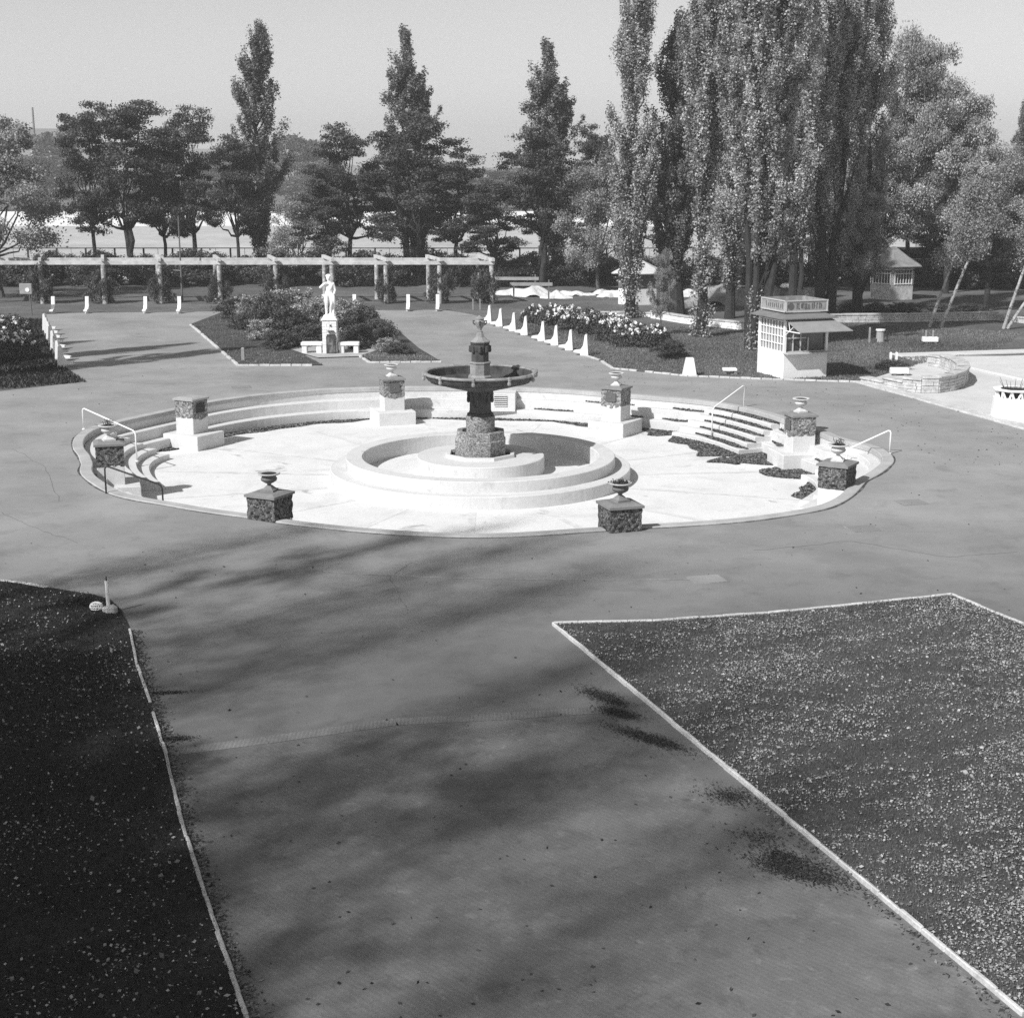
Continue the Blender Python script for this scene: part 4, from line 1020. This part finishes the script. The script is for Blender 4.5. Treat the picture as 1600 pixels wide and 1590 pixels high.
def park(kind, label, px, Y, top, wpx, rz=None, name='broadleaf_tree', group='trees between the pergola and the meadow', **kw):
    """place a tree: trunk at photo column px and distance Y, crown top at photo row top, crown wpx photo pixels wide"""
    x = XA(px, Y); Hh = ZA(top, Y); Rr = wpx / 2 / FPX * (Y * CT + HCAM * ST)
    base = PROTO[kind]
    o = dup(base['o'], label, (x, Y, 0), rng.uniform(0, 6.28) if rz is None else rz, (Rr / base['R'], Rr / base['R'], Hh / base['H']), group=group)
    o.name = name
    return o
def proto(key, **kw):
    o = make_tree(kw.pop('name', 'broadleaf_tree'), 'x', kw.pop('cat', 'tree'), group='x', **kw); PROTO[key] = dict(o=o, R=kw['Rc'], H=kw['H'])
proto('locA', H=12., Rc=4., style='locust', nleaf=34000, leaf=.175, lm='leaf_locust', bark='bark_dark', seed=1, zb=.22, r0=.24, stems=2)
proto('locB', H=12., Rc=4., style='locust', nleaf=34000, leaf=.175, lm='leaf_locust', bark='bark_dark', seed=2, zb=.26, r0=.22)
proto('locC', H=12., Rc=4., style='locust', nleaf=34000, leaf=.175, lm='leaf_locust', bark='bark_dark', seed=5, zb=.20, r0=.26, lean=(1., 0))
proto('popA', H=21., Rc=2.1, style='poplar', nleaf=60000, leaf=.165, lm='leaf_poplar_dark', bark='bark_dark', seed=3, zb=.12, r0=.3, name='poplar')
proto('popB', H=21., Rc=2.1, style='poplar', nleaf=60000, leaf=.165, lm='leaf_poplar_dark', bark='bark_dark', seed=8, zb=.12, r0=.3, name='poplar', stems=2)
proto('airy', H=10., Rc=3.6, style='airy', nleaf=30000, leaf=.15, lm='leaf_pale', bark='bark_grey', seed=9, zb=.14, r0=.16)
proto('airyB', H=12., Rc=4., style='airy', nleaf=60000, leaf=.14, lm='leaf_pale', bark='bark_dark', seed=12, zb=.15, r0=.2)
proto('airyC', H=12., Rc=4., style='airy', nleaf=60000, leaf=.14, lm='leaf_poplar', bark='bark_dark', seed=17, zb=.24, r0=.2)
proto('popS', H=21., Rc=2.1, style='poplar', nleaf=5800, leaf=.15, soft=3.6, lm='leaf_poplar', bark='bark_dark', seed=23, zb=.25, r0=.09, name='poplar')
proto('sparse', H=16., Rc=3., style='airy', nleaf=3400, leaf=.24, lm='leaf_poplar', bark='bark_dark', seed=19, zb=.2, r0=.16)
proto('bush', H=2., Rc=1.6, style='airy', nleaf=9000, leaf=.12, lm='leaf_shrub', bark='bark_dark', seed=4, zb=.0, r0=.05, name='shrub', cat='shrub')
proto('bushB', H=2., Rc=1.6, style='airy', nleaf=9000, leaf=.12, lm='leaf_poplar', bark='bark_dark', seed=6, zb=.0, r0=.05, name='shrub', cat='shrub')
proto('far', H=15., Rc=6., style='airy', nleaf=16000, leaf=.5, lm='leaf_far', bark='bark_grey', seed=14, zb=.05, r0=.3)
T = park
T('airy', 'thin pale-leaved tree at the far left edge with bare drooping boughs', 2, 100, 176, 205, 1.0)
T('locB', 'dark tree with a high domed crown, left one of the big group behind the pergola', 150, 113, 152, 120, .3)
T('locA', 'tallest dark tree of the left group, with twin trunks behind the second bay', 212, 112, 146, 165, 2.0)
T('locB', 'slim dark tree standing between the two biggest trees of the left group', 262, 113, 215, 110, 4.0)
T('locC', 'dark tree with flat-topped crown left of the first poplar', 310, 112, 163, 125, 3.4)
T('locB', 'dark tree with a bare thin trunk directly left of the first poplar', 375, 111, 205, 105, 5.2)
T('popA', 'slim dark poplar, leftmost of the three tall poplars behind the pergola', 412, 117, 36, 88, .5, 'poplar', 'poplars behind the pergola')
T('airy', 'small bent tree under the right side of the first poplar', 470, 110, 300, 120, 2.2)
T('locC', 'dark tree with ragged feathery top, left of the second poplar', 545, 112, 190, 130, 1.4)
T('locA', 'low dense dark tree behind the statue', 510, 110, 250, 100, 4.4)
T('popB', 'slim dark poplar, middle one of the three behind the pergola', 640, 118, 42, 88, 0.1, 'poplar', 'poplars behind the pergola')
T('locA', 'broad dark tree with forked trunk in front of the second poplar', 652, 111, 164, 170, 3.0)
T('locB', 'spreading dark tree with sloping crown right of the forked one', 712, 111, 236, 135, .2)
T('locC', 'low dark bushy tree behind the end of the pergola', 775, 108, 280, 125, 2.6)
T('popB', 'slim poplar with two tips, rightmost of the three behind the pergola', 855, 117, 62, 92, 0.2, 'poplar', 'poplars behind the pergola')
T('locA', 'layered dark tree in front of the rightmost rear poplar', 848, 108, 190, 145, 5.4)
T('locB', 'dark tree peeping out behind the pale bushy tree', 925, 114, 188, 90, 2.9)
T('airy', 'pale bushy tree left of the tall near poplars', 935, 103, 240, 135, .9)
# tall near poplars (each built on its own)
def own(label, px, base_y, top, wpx, seed, n, **kw):
    x, Y = G(px, base_y); Hh = ZA(top, Y); Rr = wpx / 2 / FPX * (Y * CT + HCAM * ST)
    lm = kw.pop('lm', 'leaf_poplar'); bark = kw.pop('bark', 'bark_dark')
    o = make_tree(kw.pop('name', 'poplar'), label, 'tree', Hh, Rr, kw.pop('style', 'poplar'), n, kw.pop('leaf', .13), lm, bark, seed, group='tall trees on the lawn left and behind the kiosk', **kw)
    o.location = (x, Y, 0); return o
own('tall narrow poplar with ivy-clad trunk, leftmost of the near poplars', 984, 496, -60, 88, 21, 60000, zb=.14, ivy=6, r0=.26)
own('thick dark-trunked tree behind the ivy-clad poplars', 1056, 492, 20, 110, 22, 60000, zb=.14, r0=.45, leaf=.14, lm='leaf_poplar_dark')
own('tall poplar with ivy-covered trunk, second of the near poplars', 1096, 526, -110, 88, 23, 70000, zb=.32, ivy=7, r0=.27)
own('many-stemmed poplar clump directly left of the kiosk', 1186, 546, -230, 128, 24, 120000, zb=.30, stems=5, r0=.24, ivy=2.5)
own('poplar rising between the clump and the kiosk, behind them', 1236, 512, -140, 90, 28, 60000, zb=.2, r0=.25)
own('tallest poplar towering behind the kiosk', 1283, 500, -150, 112, 25, 90000, zb=.22, stems=2, r0=.40)
own('tall poplar right of the tallest one behind the kiosk', 1340, 492, -110, 96, 26, 70000, zb=.16, r0=.28)
own('poplar behind, seen between the ivy-clad trunk and the clump', 1140, 497, -60, 90, 29, 60000, zb=.12, r0=.26)
T('airyB', 'tall pale tree with loose crown right of the tallest poplars', 1415, 104, 34, 160, 1.1, group='trees at the right')
T('airyC', 'rounded tree with sloping crown at the right, lower than its left neighbour', 1478, 103, 128, 160, 2.1, group='trees at the right')
T('airyC', 'wide low tree at the right behind the leaning birches', 1540, 90, 225, 175, 3.1, group='trees at the right')
T('airyC', 'tree cut by the right edge of the picture behind the walls', 1622, 92, 250, 150, 4.6, group='trees at the right')
T('airyC', 'pale tree in the gap right of the tallest poplars, under the loose crown', 1375, 103, 190, 150, 5.5, group='trees at the right')
T('airyC', 'leafy tree filling the gap behind the poplars, above the roof sign', 1250, 103, 170, 160, 5.1, group='trees at the right')
T('airyC', 'pale tree between the pale pavilion and the kiosk', 1130, 104, 190, 150, .1, group='trees at the right')
T('popA', 'distant pale poplar at the far right edge', 1592, 135, 158, 66, 2.2, 'poplar', 'trees at the right')
T('locC', 'dark tree behind the shingled pavilion', 1450, 112, 275, 170, .4, group='dark trees behind the right pavilions')
T('locA', 'dark tree above the long old wall', 1545, 113, 270, 180, 1.9, group='dark trees behind the right pavilions')
T('locA', 'dark tree behind the pale pavilion', 1040, 112, 250, 140, 3.7, group='dark trees behind the right pavilions')
T('airy', 'pale low tree right behind the earth mounds', 1200, 112, 300, 150, 5.9, group='dark trees behind the right pavilions')
T('airy', 'pale low tree left of the shingled pavilion, far back', 1320, 112, 300, 130, 3.9, group='dark trees behind the right pavilions')
T('airyC', 'young tree with pale leaves hiding the left of the shingled pavilion', 1338, 86, 290, 105, 1.6, group='trees at the right')
T('airy', 'slender sapling in front of the thick dark trunk', 1033, 77, 385, 44, 1.2, group='trees at the right')
def birch(label, px, py, lx, top, seed, n=9000):
    x, Y = G(px, py); Hh = ZA(top, Y); r = np.random.default_rng(seed); t = thing('birch', label, 'tree', (x, Y, 0), group='leaning birches at the right'); mb = MB()
    pts = [(lx * (i / 8) ** 1.05, 0, Hh * i / 8) for i in range(9)]; mb.tube(pts, [.10 * (1 - i / 9.5) for i in range(9)], 8); cl = []
    for i in range(34):
        u = r.uniform(.42, 1); b = np.array([lx * u, 0, Hh * u]); a = r.uniform(0, 6.28); q = r.uniform(.4, 1.7) * (1.25 - u); e = b + np.array([q * math.cos(a), q * math.sin(a), r.uniform(.2, .9)])
        mb.tube([tuple(b), tuple(e)], [.03, .006], 4, False)
        for c in range(4): cl.append(b + (e - b) * r.uniform(.4, 1.1) + r.normal(size=3) * .15)
    cl = np.array(cl); P_ = cl[r.integers(0, len(cl), n)] + r.normal(size=(n, 3)) * .22
    obj('trunk', mb, 'bark_birch', t); leafmesh('crown', P_, .11, 'leaf_pale', t, seed=seed)
birch('slender birch leaning right, left one of the close pair', 1452, 512, 2.2, 300, 31)
birch('slender birch leaning right, right one of the close pair', 1470, 512, 3.2, 250, 32)
birch('steeply leaning birch near the right edge, with pale bark', 1568, 514, 2.6, 240, 33)
birch('second leaning birch at the right edge, lower and more slanted', 1574, 514, 4.2, 320, 34)

# shrubs along the fence, on the pergola and around the lawns
for i, px in enumerate((20, 75, 120, 165, 228, 290, 335, 395, 450, 505, 560, 610, 668, 720, 775, 825, 880, 925)):
    lab = 'dark shrub in the undergrowth strip under the back trees, ' + ['at the far left edge', 'second from the left', 'third from the left', 'left of the twin trunks', 'right of the twin trunks', 'near the thin pole', 'left of the bare thin trunk', 'under the first poplar', 'right of the first poplar', 'just left of behind the statue', 'just right of behind the statue', 'left of the second poplar', 'under the forked tree', 'right of the forked tree', 'behind the pergola end', 'left of the rightmost rear poplar', 'right of the rightmost rear poplar', 'under the pale bushy tree'][i]
    Y = 109.5 + (i * 37 % 5) * .6; base = PROTO['bush']
    o = dup(base['o'], lab, (XA(px, Y), Y, 0), i * 1.3, (1.75, 1., .95 + .35 * ((i * 53) % 7) / 7), group='undergrowth shrubs')
for i, px in enumerate((985, 1050, 1110, 1165, 1225, 1285, 1345, 1470, 1530, 1590)):
    Y = 111 + (i % 3) * .4 - (3.5 if i > 6 else 0)
    dup(PROTO['bush']['o'], 'dark shrub in the strip behind the right-hand lawn, ' + ['behind the pale pavilion', 'right of the pale pavilion', 'behind the sand heap', 'behind the earth mound', 'behind the barrel', 'above the roof sign', 'left of the shingled pavilion', 'right of the shingled pavilion', 'against the old wall', 'at the right edge'][i], (XA(px, Y), Y, 0), i * 2.1, (1.8, 1., 1.0), group='undergrowth shrubs at the right')
cl = [(65, 1.15, 1.7), (160, 1.1, 1.3), (252, .9, 1.2), (343, .9, 1.15), (431, 1.0, 1.35), (604, .8, 1.2), (688, .9, 1.5), (756, 1.2, 1.45)]
labs = ['around the leftmost post', 'on the second post', 'on the third post', 'on the fourth post', 'on the fifth post', 'on the post right of the statue', 'on the last but one post', 'round the end post']
for (px, s_, h_), lb in zip(cl, labs):
    dup(PROTO['bush']['o'], 'dark climbing shrub of the pergola ' + lb, (XA(px, 95.3), 95.3, 0), px, (s_ * .62, s_ * .5, h_ * .85), group='climbers on the pergola')
# shrubs of the statue bed
SB = [(372, 497, 1.2, 1.0), (395, 505, 1.3, 1.2), (425, 512, 1.4, 1.45), (455, 508, 1.4, 1.55), (452, 528, 1.3, 1.25), (488, 520, 1.3, 1.45), (540, 522, 1.2, 1.4), (566, 528, 1.25, 1.25), (592, 536, 1.0, .9), (415, 530, 1.0, .8), (436, 545, .9, .7), (480, 541, .9, .85), (560, 545, .9, .9), (605, 550, .75, .5), (385, 515, .9, .7)]
sl = ['at its far left tip', 'second from its left tip', 'in the tall left middle', 'tallest, left of the statue', 'before the tallest one', 'touching the left side of the pedestal', 'touching the right side of the pedestal', 'right of the pedestal', 'at its right end', 'low on its left slope', 'low at its front left corner', 'low behind the left bench', 'low behind the right bench', 'lowest with pale flowers, front right', 'low at its left edge']
for i, ((px, py, w_, h_), lb) in enumerate(zip(SB, sl)):
    dup(PROTO['bushB' if i in (1, 3, 5, 6, 13, 9) else 'bush']['o'], 'shrub of the statue bed, ' + lb, (*G(px, py), 0), i * 1.1, (w_ * .72, w_ * .6, h_ * .62), group='shrubs of the statue bed')
def rose(px, py, w_, h, label, nf, seed):
    h = h * 1.3; w_ = w_ * 1.1; r = np.random.default_rng(seed); t = thing('rose_bush', label, 'rose bush', (*G(px, py), 0), group='rose bushes with white blooms')
    n = 5200; a = r.uniform(0, 6.283, n); u = r.uniform(0, 1, n) ** .5; ze = np.sqrt(np.clip(1 - u ** 2.5, 0, 1)); hh = ze * h * (.75 + .3 * np.sin(a * 3 + seed) * u + r.uniform(-.1, .1, n))
    P_ = np.stack([w_ / 2 * u * np.cos(a), w_ * .42 * u * np.sin(a), np.clip(hh * r.uniform(.25, 1.08, n) ** .45, .03, None)], 1)
    leafmesh('foliage', P_, .11, 'leaf_rose', t, seed=seed)
    mb = MB()
    for i in range(10): q = r.normal(size=2) * w_ * .15; mb.tube([(q[0] * .4, q[1] * .4, 0), (q[0], q[1], h * .7)], .012, 4, False)
    obj('canes', mb, 'bark_dark', t)
    ia = r.choice(np.where(P_[:, 2] > h * .45)[0], nf); cc = P_[ia] + (0, -.05, .06)
    F = np.repeat(cc, 16, 0) + r.normal(size=(nf * 16, 3)) * .038 * np.repeat(r.uniform(.6, 1.5, nf), 16)[:, None]
    leafmesh('blooms', F, .115, 'blossom', t, asp=.9, seed=seed + 1)
for i, a in enumerate(((842, 503, 2.0, .75, 'rose bush at the far left end of the bed behind the bench supports', 30), (872, 507, 2.4, .95, 'rose bush with many blooms, second from the left end', 55), (905, 514, 2.4, 1.0, 'tallest rose bush in the middle of the bed', 60), (935, 521, 2.3, 1.0, 'rose bush right of the tallest one', 55),
        (965, 532, 2.2, 1.0, 'rose bush third from the right end of the bed', 55), (990, 540, 2.2, .95, 'rose bush second from the right end of the bed', 42), (1018, 541, 2.0, .85, 'rose bush at the right end of the bed, with few blooms', 22),
        (15, 560, 2.6, 1.15, 'white-blooming rose bush at the left edge, nearer one', 60), (8, 530, 2.6, 1.1, 'white-blooming rose bush at the left edge, farther one', 45))): rose(*a, 50 + i)
dup(PROTO['bush']['o'], 'low loose shrub at the right foot of the rose bed', (*G(1048, 558), 0), 1., (.72, .5, .36), group='low shrubs on the lawn')
dup(PROTO['bush']['o'], 'low shrub at the front right corner of the statue bed', (*G(622, 553), 0), 2., (.6, .45, .25), group='low shrubs on the lawn')
# planting on the terrace behind the long wall
for i, px in enumerate((1300, 1350, 1400, 1450, 1500)):
    dup(PROTO['bush']['o'], 'low dark hedge plant above the long stone wall, ' + ['leftmost', 'second from left', 'in the middle', 'second from right', 'rightmost'][i], (*G(px + 15, 489), 0), i, (1.1, .5, .28), group='hedge above the long stone wall')
dup(PROTO['bush']['o'], 'low dark plant behind the pale stakes beside the curved wall', (*G(1392, 577), 0), 3, (.55, .4, .2), group='low shrubs on the lawn')
# far trees across the meadow
fl_ = [(-40, 205, 'far left'), (90, 205, 'above the left fence'), (60, 240, 'low and pale left of the big group'), (240, 262, 'behind the big left group'), (470, 210, 'pale between the first and second poplars'), (500, 250, 'low right of the pale one'), (335, 250, 'left of the first poplar'), (720, 262, 'behind the spreading tree'), (600, 262, 'behind the second poplar'), (790, 262, 'left of the third poplar'), (930, 255, 'behind the pale bushy tree')]
for i, (px, top, lb) in enumerate(fl_):
    Y = 300 + (i * 29) % 40; o = PROTO['far']; H_ = ZA(top, Y); dup(o['o'], 'hazy distant tree beyond the meadow, ' + lb, (XA(px, Y), Y, 0), i * 1.7, (1.6, 1.2, H_ / 15), group='hazy distant trees')
def shade(kind, s_, tip, h, w_, label, name='poplar', grp='trees beside the camera'):
    # s_ = across the light, tip = how far along the light the shadow's tip reaches
    d = Vector((SUN_DX, SUN_DY)).normalized(); n_ = Vector((d.y, -d.x)); t0 = tip - h / math.tan(R(SUN_EL)); p = n_ * s_ + d * t0
    b = PROTO[kind]; o = dup(b['o'], label, (p.x, p.y, 0), s_, (w_ / b['R'], w_ / b['R'], h / b['H']), group=grp); o.name = name
for a in SHADE: shade(*a)
for k_ in ('locA', 'locB', 'locC', 'popA', 'popB', 'airy', 'airyB', 'airyC', 'sparse', 'popS', 'bush', 'bushB', 'far'):      # the originals were only patterns for the copies
    o = PROTO[k_]['o']
    for ch in list(o.children): bpy.data.objects.remove(ch)
    bpy.data.objects.remove(o)

# distant low hills
mb = MB(); n = 80; v = []
for i in range(n):
    x = -2400 + 4800 * i / (n - 1)
    hz = 14 + 22 * math.exp(-((x + 700) / 420) ** 2) + 10 * math.sin(i * .45) + 5 * math.sin(i * 1.3) - 10 * (x > 200)
    v += [(x, 1500, -1), (x, 1750, hz), (x, 2100, -1)]
mb.add(v, [(i * 3 + k, (i + 1) * 3 + k, (i + 1) * 3 + k + 1, i * 3 + k + 1) for i in range(n - 1) for k in (0, 1)])
prop(obj('hills', mb, 'hill_wood'), kind='structure')
far_h = thing('distant_house', 'small white house far away above the trees at the left', 'house', (XA(85, 420), 420, 0))
obj('walls', MB().box((0, 0, 8), (9, 7, 16)), 'white_concrete', far_h); obj('roof', MB().add([(-5.2, -4, 16), (5.2, -4, 16), (5.2, 4, 16), (-5.2, 4, 16), (-5.2, 0, 19), (5.2, 0, 19)], [(0, 1, 5, 4), (2, 3, 4, 5), (0, 4, 3), (1, 2, 5), (3, 2, 1, 0)]), 'roof_felt', far_h)
ms = thing('mast', 'thin distant mast rising above the trees at the far left', 'mast', (XA(61, 400), 400, 0))
obj('shaft', MB().tube([(0, 0, 0), (0, 0, ZA(168, 400))], [.5, .25], 6), 'wood_grey', ms)
obj('stay', MB().tube([(0, 0, 16), (3, 0, 0)], .06, 4), 'wood_grey', ms)

# ------------------------------------------------------------------ haze: one closed box of even pale air
hz_ = MB().box((0, 1150, 38.), (5400, 2960, 82.))
hm = bpy.data.materials.new('haze_air'); hm.use_nodes = True; hn = hm.node_tree; hn.nodes.remove(hn.nodes['Principled BSDF'])
pv = hn.nodes.new('ShaderNodeVolumePrincipled'); pv.inputs['Color'].default_value = (.95, .95, .95, 1); pv.inputs['Density'].default_value = HAZE; pv.inputs['Anisotropy'].default_value = .2
hn.links.new(pv.outputs[0], hn.nodes['Material Output'].inputs['Volume']); MATS['haze_air'] = hm
prop(obj('haze', hz_, 'haze_air'), kind='stuff', label='thin pale haze that fades the far trees and hills')

# ------------------------------------------------------------------ grass and fallen leaves
def scatter(poly, n, seed, dens=None):
    r = np.random.default_rng(seed); p = np.array(poly); lo = p.min(0); hi = p.max(0); lo[0] = max(lo[0], -13); hi[0] = min(hi[0], 14); lo[1] = max(lo[1], 11.)
    x = r.uniform(lo[0], hi[0], n); y = r.uniform(lo[1], hi[1], n); k_ = inpoly(x, y, poly)
    if dens is not None: k_ &= r.uniform(0, 1, n) < dens(x, y)
    return x[k_], y[k_], r
def fbm(x, y, s, seed):
    r = np.random.default_rng(seed); v = 0; a = 1.
    for o in range(4):
        th = r.uniform(0, 6.28, 3); ph = r.uniform(0, 6.28, 3)
        for t_, p_ in zip(th, ph): v = v + a * np.sin((x * math.cos(t_) + y * math.sin(t_)) * s + p_)
        s *= 2.1; a *= .6
    return v / 3.
x, y, r = scatter(right_lawn, 330000, 1)
leafmesh('grass', np.stack([x, y, np.full(len(x), .02)], 1), .042, 'blade', asp=.34, up=True, tone=.5 + .25 * fbm(x, y, .9, 3), label='short grass of the leafy right lawn', kind='stuff', seed=3)
x, y, r = scatter(right_lawn, 900000, 2, lambda x, y: np.clip(.13 + .22 * fbm(x, y, 1.3, 4) + .12 * fbm(x, y, 5., 14) + .16 * fbm(x, y, 11., 15) + .16 * np.clip((20 - y) / 8, 0, 1) + .14 * np.clip((x - 6) / 4, 0, 1), .02, 1))
leafmesh('fallen_leaves', np.stack([x, y, .035 + r.uniform(0, .03, len(x))], 1), .027 * np.exp(r.normal(size=len(x)) * .32), 'fallen', flat=.5, asp=.7, label='fallen leaves scattered over the right lawn', kind='stuff', seed=4)
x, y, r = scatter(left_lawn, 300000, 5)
leafmesh('grass', np.stack([x, y, np.full(len(x), .02)], 1), .05, 'blade_shade', asp=.3, up=True, label='short grass of the left lawn, darkened to look shaded', kind='stuff', seed=5)
x, y, r = scatter(left_lawn, 90000, 6, lambda x, y: np.clip(.30 + .35 * fbm(x, y, 1.6, 7), .05, 1))
leafmesh('fallen_leaves', np.stack([x, y, .045 + r.uniform(0, .03, len(x))], 1), .030 * np.exp(r.normal(size=len(x)) * .4), 'fallen', flat=.55, asp=.7, label='fallen leaves scattered over the dark left lawn', kind='stuff', seed=6)
# leaves blown against the edges and in dark drifts on the path
A = []; r = np.random.default_rng(8)
for px, py, sx_, sy_, n, an in ((945, 1090, .30, .10, 900, -.9), (968, 1115, .22, .08, 600, -.7), (1015, 1155, .42, .09, 1100, -.75), (1140, 1245, .25, .16, 260, -.7), (1250, 1362, .34, .13, 1500, -.6), (1225, 1340, .2, .1, 300, -.6), (1190, 1310, .3, .2, 120, -.6), (275, 1155, .16, .05, 260, .1), (262, 1083, .2, .035, 260, .1)):
    n = n * 3; g = np.array(G(px, py)); q = r.normal(size=(n, 2)) * (sx_ * .72, sy_ * .8) * (1 + .5 * np.sin(r.uniform(0, 6.28, (n, 1)) * 3)); c, s_ = math.cos(an), math.sin(an)
    A.append(np.stack([g[0] + q[:, 0] * c - q[:, 1] * s_, g[1] + q[:, 0] * s_ + q[:, 1] * c, .012 + r.uniform(0, .02, n)], 1))
leafmesh('leaf_litter', np.concatenate(A), .030, 'fallen_dark', flat=.7, label='dark drifts of rotting leaves on the path beside the kerb', kind='stuff', seed=8)
n = 3200; u = r.uniform(0, 1, n) ; d = np.abs(r.normal(size=n)) * .10
LLa = np.array(LL + [(-1.9, 8)]); seg = r.integers(0, len(LLa) - 1, n); q = LLa[seg] * (1 - u[:, None]) + LLa[seg + 1] * u[:, None]
e1 = np.stack([q[:, 0] + d, q[:, 1], np.full(n, .015)], 1)
u2 = r.uniform(0, 1, n // 2) ** .7; q2 = np.array(RA_) * (1 - u2[:, None]) + np.array(rd2) * u2[:, None]
e2 = np.stack([q2[:, 0] - .08 - np.abs(r.normal(size=n // 2)) * .10 * (u2 > .2), q2[:, 1], np.full(n // 2, .015)], 1)
leafmesh('leaf_litter', np.concatenate([e1, e2[u2 > .3]]), .055, 'litter_basin', flat=.6, label='loose leaves blown along both edges of the path', kind='stuff', seed=9)
n = 6500; px = r.uniform(-20, 1620, n); py = 560 + 1030 * r.uniform(0, 1, n) ** 1.3; pt_ = np.array([G(a, b) for a, b in zip(px, py)])
rb = np.hypot(pt_[:, 0] - BC[0], pt_[:, 1] - BC[1]); k_ = inpoly(pt_[:, 0], pt_[:, 1], plaza) & (rb > 13.8) & ~inpoly(pt_[:, 0], pt_[:, 1], left_lawn) & ~inpoly(pt_[:, 0], pt_[:, 1], right_lawn)
k_ &= (r.uniform(0, 1, n) < .07) | ((pt_[:, 0] > 3) & (pt_[:, 1] > 42)); pt_ = pt_[k_]
leafmesh('fallen_leaves', np.stack([pt_[:, 0], pt_[:, 1], np.full(len(pt_), .014)], 1), .055, 'fallen_dark', flat=.7, label='single dead leaves strewn over the asphalt plaza', kind='stuff', seed=10)
# grass tufts on the farther lawns
def far_grass(poly_px, n, h, seed, label, m='blade_far'):
    poly = P(*poly_px); p = np.array(poly); lo = p.min(0); hi = p.max(0); r = np.random.default_rng(seed); x = r.uniform(lo[0], hi[0], n); y = r.uniform(lo[1], hi[1], n); k_ = inpoly(x, y, poly); x = x[k_]; y = y[k_]
    leafmesh('grass', np.stack([x, y, np.full(len(x), .0)], 1), h, m, asp=.5, up=True, tone=.5 + .3 * fbm(x, y, .6, seed), label=label, kind='stuff', seed=seed)
far_grass([(918, 556), (957, 574), (1187, 590), (1345, 595), (1440, 568), (1560, 545), (1600, 520), (1330, 505), (1020, 512), (790, 505)], 120000, .07, 21, 'lawn grass between the rose bed and the stone walls')
far_grass([(300, 508), (372, 570), (505, 570), (474, 556), (430, 548), (350, 490)], 16000, .09, 22, 'grass margin at the left of the statue bed')
far_grass([(566, 557), (578, 566), (688, 565), (640, 545), (600, 545)], 9000, .09, 23, 'grass margin at the right of the statue bed')
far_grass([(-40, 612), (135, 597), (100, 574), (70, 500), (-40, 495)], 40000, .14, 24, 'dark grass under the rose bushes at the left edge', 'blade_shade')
